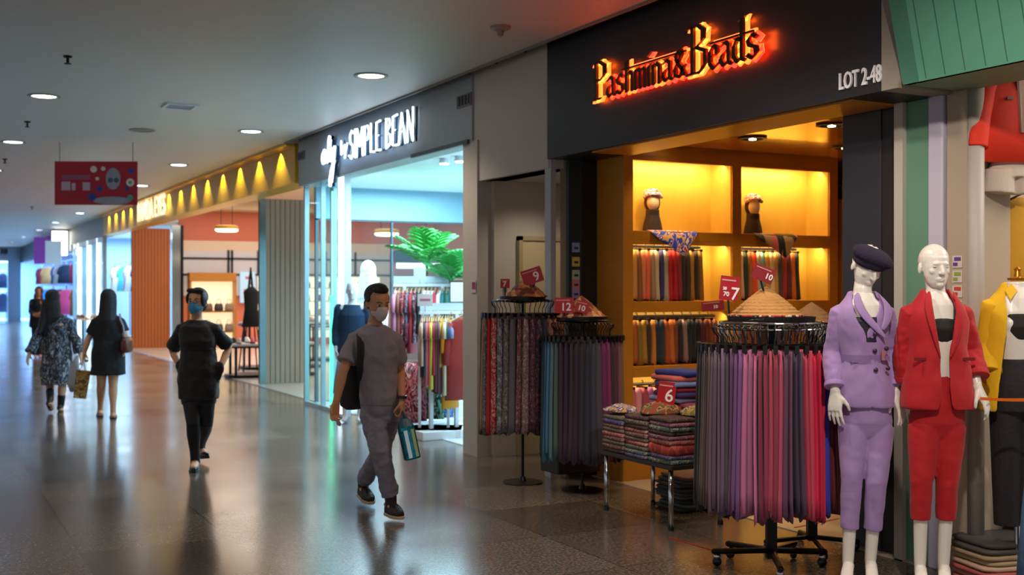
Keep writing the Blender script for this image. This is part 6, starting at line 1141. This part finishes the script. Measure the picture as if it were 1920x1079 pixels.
bk_ = [C_('d88ca8', 'pink'), C_('8c4c38', 'brown'), (patt('flo_a', ['8c1c2c', 'c84850', '2c1418', 'd8a0a8'], 18, kind='noise'), 'red floral'), (patt('flo_b', ['1c2c34', '5c7c8c', '8c2030', '101418'], 18, kind='noise'), 'dark floral'), C_('a01828', 'crimson'), (patt('flo_c', ['2c1c24', '6c3c48', 'a89090'], 18, kind='noise'), 'plum print'), C_('16181c', 'black'), C_('e8e0e8', 'white'), C_('e4dce4', 'pale lilac'), C_('f0eef0', 'bright white'), C_('c02038', 'red striped'), C_('e8ecf0', 'ice white'), C_('1c6c70', 'teal'), C_('0c5c4c', 'green')]
for i, (m, n_) in enumerate(bk_):
    shirt(4.92+i*.050, 12.05, 1.575, .34, [.5, .62, .66, .6, .72, .6, .5, .55, .6, .62, .55, .6, .6, .6][i], m, R(58), '%s top, %s from the left on the taller white rail' % (n_, ORD[i]), 'tops on the taller white rail', sleeve=.2)
# skirts on a lower tier
lo = [(patt('sk_a', ['b01830', 'e89098', '8c1024', 'f0d0d0'], 14, kind='noise'), 'red floral'), (patt('sk_b', ['9c1438', 'd06878', '6c0c28'], 14, kind='noise'), 'crimson print'), C_('6c8cd0', 'periwinkle'), (patt('sk_c', ['0c3c34', '7cac8c', '103028', 'b8d0c0'], 12, kind='noise'), 'green leaf print'), (patt('sk_d', ['1c3c8c', '6c9cc8', '102058'], 12, kind='noise'), 'blue print'), C_('b89890', 'blush')]
for i, (m, n_) in enumerate(lo):
    x, y = Lc([768, 782, 812, 815, 832, 842][i], [12.3, 12.4, 12.45, 12.5, 12.6, 12.65][i]); zt = [.78, .80, .92, .72, .72, .7][i]
    o = obj('hanging_skirt', MB().oval([(0, 0, [.13, .14, .62, .15, .16, .2][i], .11, .06), (0, 0, zt*.7, .09, .05), (0, 0, zt, .07, .04)], 20), m, smooth=True, loc=(x, y, 0)); o.rotation_euler = (0, 0, -TH); tag(o, '%s skirt hung low beside the white rail post, %s from the left' % (n_, ORD[i]), 'skirt', 'skirts on the low white rail')
t = thing('low_rail', 'low white rail carrying skirts in the white shop', 'clothes rack', (Lc(760, 12.2)[0], Lc(760, 12.2)[1], 0), rz=-TH); obj('bar', B(0, .56, -.01, .01, .80, .82), mat('rack_white', 'e0e6ea', .35), t); obj('post', B(.14, .17, -.015, .015, .0, .95), mat('rack_white', 'e0e6ea', .35), t); obj('post', B(.45, .48, -.015, .015, .0, .82), mat('rack_white', 'e0e6ea', .35), t); obj('plinth', B(-.02, .62, -.25, .25, 0, .09), mat('plinth_white', 'dfe3e6', .4), t, bevel=.006)
# small tags hung in the shop
for i, (px, py, zd, w, h, lab) in enumerate([(797, 563, 12.0, .16, .13, 'white tag with pink lettering hung on the white rail'), (787, 513, 12.9, .14, .14, 'plain white tag hung in front of the palm'), (858, 548, 12.9, .16, .22, 'white card at the right end of the white rail')]):
    x, y = Lc(px, zd); t = thing('shop_tag', lab, 'sign', (x, y, 1.6-(py-541)/FPX*zd), rz=-TH); obj('card', B(-w/2, w/2, 0, .005, -h/2, h/2), mat('tag_white', 'e8ecf4', .5), t); obj('stem', MB().tube([(0, .004, -h/2), (0, .004, -h/2-[.06, .05, .03][i])], .005, 6), M_chrome, t)
    if i == 0: obj('print', B(-w*.35, w*.35, -.002, 0, -.012, .014), mat('tag_pink', 'c87c9c', .5), t)
# palms
def palm(px, zd, zb, zc, label, n, L_, col, seed):
    rnd = random.Random(seed); x, y = Lc(px, zd); t = thing('potted_palm', label, 'plant', (x, y, zb))
    obj('pot', MB().lathe([(.12, 0), (.15, .25), (.16, .27), (.14, .27), (.13, .24), (0, .24)], 24), M_white, t, smooth=False)
    obj('trunk', MB().tube([(0, 0, .2), (.02, 0, (zc-zb)*.6), (0, 0, zc-zb)], [.028, .022, .018], 8), mat('trunk_brown', '6a5434', .8), t)
    m = mat('palm_'+col, col, .55, var=.2, vs=6)
    for k in range(n):
        a = k*2*math.pi/n+rnd.uniform(-.2, .2); el = rnd.uniform(.6, 1.45); c = V((0, 0, zc-zb)); d = V((math.cos(a)*math.cos(el), math.sin(a)*math.cos(el), math.sin(el))); mb = MB(); spine = []
        for i in range(9): f = i/8; spine.append(c+d*L_*f+V((0, 0, -.28*L_*f*f)))
        mb.tube(spine, [.007]*8+[.003], 5)
        for i in range(1, 9):
            p = spine[i]; tg_ = (spine[i]-spine[i-1]).normalized(); s = tg_.cross(V((0, 0, 1))).normalized(); ll = L_*.34*math.sin(math.pi*(i+1)/10)**.6
            for q in (-1, 1):
                tip = p+s*q*ll+tg_*ll*.7-V((0, 0, ll*.25)); w = tg_*.016
                mb.add([p-w, p+w, tip.lerp(p, .5)+w*1.3+V((0, 0, .01)), tip, tip.lerp(p, .5)-w*1.1+V((0, 0, .01))], [(0, 1, 2, 3, 4)])
        obj('frond', mb, m, t, solid=.002)
palm(800, 13.6, .006, 1.88, 'bright green potted palm, the taller one, inside the white shop', 14, .60, '2c9c34', 3)
palm(846, 13.2, .006, 1.68, 'bright green potted palm, the bushier lower one, at the right in the white shop', 15, .46, '2a8c3c', 4)
# white-shop display mannequins: hooded white figure and one in navy
def simple_form(px, zd, label, upper, lower, hh, hood=None):
    Lx = loc_fn(px, zd); T = root('mannequin', label, 'mannequin', px, zd); s = hh/1.75
    J = dict(pelvis=(0, 0, .98*s), chest=(0, 0, 1.22*s), neck=(0, 0, 1.44*s), head=(0, 0, 1.60*s), w=(.15, .12, .14, .155), shR=(-.16, 0, 1.38*s), elR=(-.20, .03, 1.12*s), wrR=(-.19, -.04, .9*s), shL=(.16, 0, 1.38*s), elL=(.20, .03, 1.12*s), wrL=(.19, -.04, .9*s),
             handR=((0, 0, -1), (1, 0, 0), .4), handL=((0, 0, -1), (-1, 0, 0), .4), hipR=(-.08, 0, .95*s), knR=(-.09, 0, .52*s), anR=(-.09, 0, .09), toeR=(-.09, -.13, .03), hipL=(.08, 0, .95*s), knL=(.09, 0, .52*s), anL=(.09, 0, .09), toeL=(.09, -.13, .03))
    body(J, 'body', mat('form_white', 'f0f2f4', .4), T, voxel=.008, female=True)
    mb = MB().oval([(0, 0, .82*s, .20, .14), (0, 0, 1.1*s, .15, .125), (0, 0, 1.3*s, .168, .13), (0, 0, 1.43*s, .11, .08)], 22)
    for k in 'RL': mb.tube([J['sh'+k], J['el'+k], V(J['el'+k]).lerp(V(J['wr'+k]), .7)], [.062, .058, .055], 12)
    obj('top', mb, upper, T, voxel=.008, sm=3)
    mb = MB().oval([(0, 0, .35*s, .24, .18), (0, 0, .9*s, .165, .13)], 22); obj('skirt', mb, lower, T, smooth=True)
    if hood: obj('headscarf', MB().ell((0, .01, 1.62*s), (.10, .115, .125)).oval([(0, 0, 1.30*s, .19, .14), (0, 0, 1.45*s, .13, .11), (0, 0, 1.58*s, .10, .10)], 20), hood, T, voxel=.008, sm=3)
simple_form(690, 14.3, 'bright white veiled mannequin behind the walking man\'s head in the white shop', mat('form_cloth_white', 'f4f6f8', .7), mat('form_cloth_white', 'f4f6f8', .7), 1.98, mat('form_cloth_white', 'f4f6f8', .7))
simple_form(661, 13.5, 'mannequin in a navy top left of the walking man in the white shop', mat('form_navy', '1c3c5c', .8), mat('form_print', '8ca0b8', .8), 1.72)
# items seen beyond the glass partition
x, y = 6.2, 19.5
hb = thing('counter', 'blue-fronted counter seen through the glass partition', 'counter', (8.4, 17.5, .012)); obj('front', B(0, 3.2, 0, .5, 0, .95), mat('counter_white', 'c8d0d8', .5), hb); obj('worktop', B(-.03, 3.23, -.03, .53, .95, 1.0), mat('counter_blue', '2c5078', .4), hb)
sh2 = thing('goods_shelving', 'tall shelving with a dark blue header beyond the glass partition', 'shelving', (9.2, 22.5, .012)); obj('header', B(0, 3.4, 0, .3, 2.15, 2.4), mat('header_blue', '1c3450', .4), sh2); obj('light_panel', B(0, 3.4, -.01, 0, 2.02, 2.13), mat('light_white', 'ffffff', em=2.5, emcol='f4f4ff'), sh2); obj('back', B(0, 3.4, .25, .3, 0, 2.15), mat('shelf_rose', '9c7478', .6), sh2)
for z in (.5, .95, 1.4, 1.8): obj('shelf', B(0, 3.4, 0, .25, z-.03, z), mat('shelf_white', 'c8beb0', .5), sh2)
for r_, z in enumerate((1.4, .95, .5)):
    for i in range(8): c = ck[(i*5+r_*3) % 8]; handbag(9.4+i*.40, 22.62, z+.012, c, '%s bag beyond the partition, %s on the %s shelf' % (cw[c], ORD[i], ['upper', 'middle', 'low'][r_]), 'bags beyond the partition', s=.95)
for i, dx in enumerate((.7, 1.1, 2.2)): obj('badge', MB().lathe([(.045, 0), (.045, .01)], 16, M=Matrix.Translation(V((dx, -.002, 2.27))) @ Matrix.Rotation(R(90), 4, 'X')), mat('badge_pink', 'e05c90', em=.6), sh2)
# ------------------------------------------------------------ shops farther down the corridor
M_blueglow = mat('ice_light', 'ffffff', em=3.2, emcol='cfeaff')
gs = thing('glass_shopfront', 'bright glass shopfront with glowing white posts beyond the gold fascia', 'shopfront', (4.75, 33.2, 0))
obj('glass', B(.02, .04, 0, 6.6, .05, 2.9), M_glass, gs)
for k, y in enumerate((0, 1.1, 2.0, 3.1, 4.2, 5.3, 6.5)): obj('post', B(-.02, .08, y-.06, y+.06, 0, 3.05), M_blueglow if k in (1, 3, 5) else mat('alu_post', 'a8bccb', .3, .5), gs)
obj('top_rail', B(-.02, .08, 0, 6.6, 2.9, 3.05), mat('alu_post', 'a8bccb', .3, .5), gs)
struct('wall_glass_shop_back', B(8.4, 8.5, 33, 60, 0, 3.6), mat('pale_blue_wall', 'a8c4dc', .6))
struct('wall_glass_shop_side', B(4.9, 8.5, 40.1, 40.2, 0, 3.6), mat('pale_blue_wall', 'a8c4dc', .6))
struct('ceiling_far_shops', B(5.02, 8.5, 31.2, 60, 3.3, 3.4), mat('white_ceiling', 'e3edf2', .5))
struct('wall_end_shop', B(-8, 9, 66, 66.2, 0, 3.8), mat('end_wall_blue', '7c9ccc', .6))
LG = thing('lightbox_sign', 'blank glowing white lightbox projecting from the dark teal fascia', 'sign', (4.62, 40.9, 2.72)); obj('casing', B(-.45, .1, 0, .14, -.03, .85), M_black, LG); obj('face', B(-.42, .07, -.01, 0, 0, .82), mat('lightbox', 'ffffff', em=5, emcol='fff8e8'), LG)
obj('bracket', B(.05, .12, .03, .11, .3, .5), M_black, LG)
garc = ['d84878', '8c5cc0', 'e8e8f0', '1c5cc8', 'c89860', '8ca0b0', '203048', 'e8a0b8', '1c8ce0', '503060']
gn = dict(zip(garc, ['pink', 'violet', 'white', 'blue', 'tan', 'grey-blue', 'navy', 'pale pink', 'bright blue', 'dark purple']))
i = 0
for row, zt in enumerate((2.45, 1.55)):
    for k in range(13):
        c = garc[(k*3+row*4) % 10]; y = 34.0+k*.0 if 0 else 41.2+k*1.0; x = 4.95+.25*(k % 2)
        shirt(x, y, zt, .55, .68 if row == 0 else .9, mat('far_'+c, c, .75), R(-70+30*(k % 3)), '%s garment hung in the far clothes shop, %s along its %s rail' % (gn[c], ORD[k], ['upper', 'lower'][row]), 'garments in the far clothes shop', sleeve=.3)
for row, zt in enumerate((2.62, 1.72)):
    r_ = thing('garment_rail', ['upper', 'lower'][row]+' long rail in the far clothes shop', 'clothes rack', (5.07, 41, zt)); obj('bar', MB().tube([(0, 0, 0), (0, 13.5, 0)], .02, 8), M_chrome, r_)
    for yy in (0, 4.5, 9, 13.5): obj('upright', B(.10, .13, yy-.015, yy+.015, -zt, .0), M_chrome, r_); obj('arm', B(0, .12, yy-.012, yy+.012, -.012, .012), M_chrome, r_)
for k in range(7):
    c = ['e8c8d0', 'a86cc0', 'e8f0f8', 'd85c88', '5cc8e0', 'e8e4d8', 'c83848'][k]; y = 34.2+k*.85
    shirt(6.05, y, 2.3, .5, .8, mat('gs_'+c, c, .75), R(-60+20*(k % 3)), '%s garment behind the glass shopfront, %s of the row' % (['blush', 'lilac', 'ice white', 'rose', 'aqua', 'cream', 'red'][k], ORD[k]), 'garments behind the glass shopfront', sleeve=.3)
r_ = thing('garment_rail', 'rail behind the glass shopfront', 'clothes rack', (6.05, 33.8, 2.40)); obj('bar', MB().tube([(0, 0, 0), (0, 6.0, 0)], .02, 8), M_chrome, r_)
for yy in (0, 3, 6): obj('upright', B(-.015, .015, yy-.015, yy+.015, -2.394, 0), M_chrome, r_)
def low_table(x, y, w, d, h, label):
    t = thing('display_table', label, 'table', (x, y, 0)); obj('top', B(0, w, 0, d, h-.04, h), mat('table_cream', 'd8c4a4', .4), t)
    for a in (.03, w-.03):
        for b in (.03, d-.03): obj('leg', B(a-.02, a+.02, b-.02, b+.02, 0, h-.04), M_black, t)
low_table(4.0, 31.8, .7, 1.6, .78, 'small pale display table in front of the bright glass shopfront')
for k in range(6): shoe(4.15+.35*(k % 2), 32.0+.5*(k//2), .781, SHC[(k*3+1) % 8], .3*k, '%s shoe on the small pale table by the glass shopfront, %s of six' % (shn[SHC[(k*3+1) % 8]], ORD[k]), 'shoes on the small pale table')
# end shop facing the corridor
es = thing('end_shop_fascia', 'pale fascia with dark lettering blocks across the end of the corridor', 'fascia', (0, 60, 2.9)); obj('panel', B(-6, 4.6, 0, .3, 0, .72), mat('end_fascia', '8c9cb4', .5), es)
obj('lettering_band', B(2.5, 4.5, -.03, 0, .38, .62), mat('end_sign_dark', '1c2430', .5), es)
for k, c in enumerate(['c8303c', 'e8e8f0', '303848', 'c8303c', 'd8d8e0', '404858', 'e8e8f0']): obj('sign_block', B(2.6+k*.26, 2.78+k*.26, -.05, -.03, .42, .58), mat('sb_'+c, c, .5), es)
obj('light_strip', B(-6, 4.4, -.05, 0, -.05, .02), M_blueglow, es)
struct('wall_end_pillar', B(4.15, 4.73, 59.8, 60.3, 0, 3.62), mat('end_pillar', '8ca4bc', .5))
struct('floor_end_shop', B(-7, 9, 60, 66, 0, .006), M_tilew)
for row, zt in enumerate((2.35, 1.35)):
    rr_ = thing('garment_rail', ['upper', 'lower'][row]+' rail across the end shop', 'clothes rack', (.8, 61.5, zt+.08)); obj('bar', MB().tube([(0, 0, 0), (3.4, 0, 0)], .025, 8), M_chrome, rr_)
    for xx in (0, 3.4): obj('upright', B(xx-.02, xx+.02, .02, .06, -zt-.074, 0.02), M_chrome, rr_)
    for k in range(9):
        c = ['1c4ca8', '203870', 'c03858', '2c6cc8', '182848', 'c8d8e8', '1c4ca8', '2c3c60', '3c80d0'][(k*(row+2)+row) % 9]; nm = {'1c4ca8': 'blue', '203870': 'navy', 'c03858': 'red', '2c6cc8': 'mid blue', '182848': 'dark navy', 'c8d8e8': 'pale blue', '2c3c60': 'slate', '3c80d0': 'sky blue'}[c]
        shirt(1.0+k*.38, 61.5, zt, .36, .75 if row == 0 else .95, mat('es_'+c, c, .75), R(-8+6*(k % 3)), '%s garment in the end shop, %s along the %s rail' % (nm, ORD[k], ['upper', 'lower'][row]), 'garments in the end shop', sleeve=.35)
obj_b = thing('display_bench', 'low white display bench in the end shop', 'bench', (1.6, 60.6, .006)); obj('slab', B(0, 2.2, 0, .6, .30, .42), M_white, obj_b); obj('base', B(.1, 2.1, .1, .5, 0, .30), M_white, obj_b)
# hanging banners far down on the right
for i, (px, py, zd, w, h, c, nm) in enumerate([(80, 470, 42, .65, 1.0, '8c4cb8', 'violet'), (100, 474, 38, .55, .8, 'c8e0f4', 'ice blue')]):
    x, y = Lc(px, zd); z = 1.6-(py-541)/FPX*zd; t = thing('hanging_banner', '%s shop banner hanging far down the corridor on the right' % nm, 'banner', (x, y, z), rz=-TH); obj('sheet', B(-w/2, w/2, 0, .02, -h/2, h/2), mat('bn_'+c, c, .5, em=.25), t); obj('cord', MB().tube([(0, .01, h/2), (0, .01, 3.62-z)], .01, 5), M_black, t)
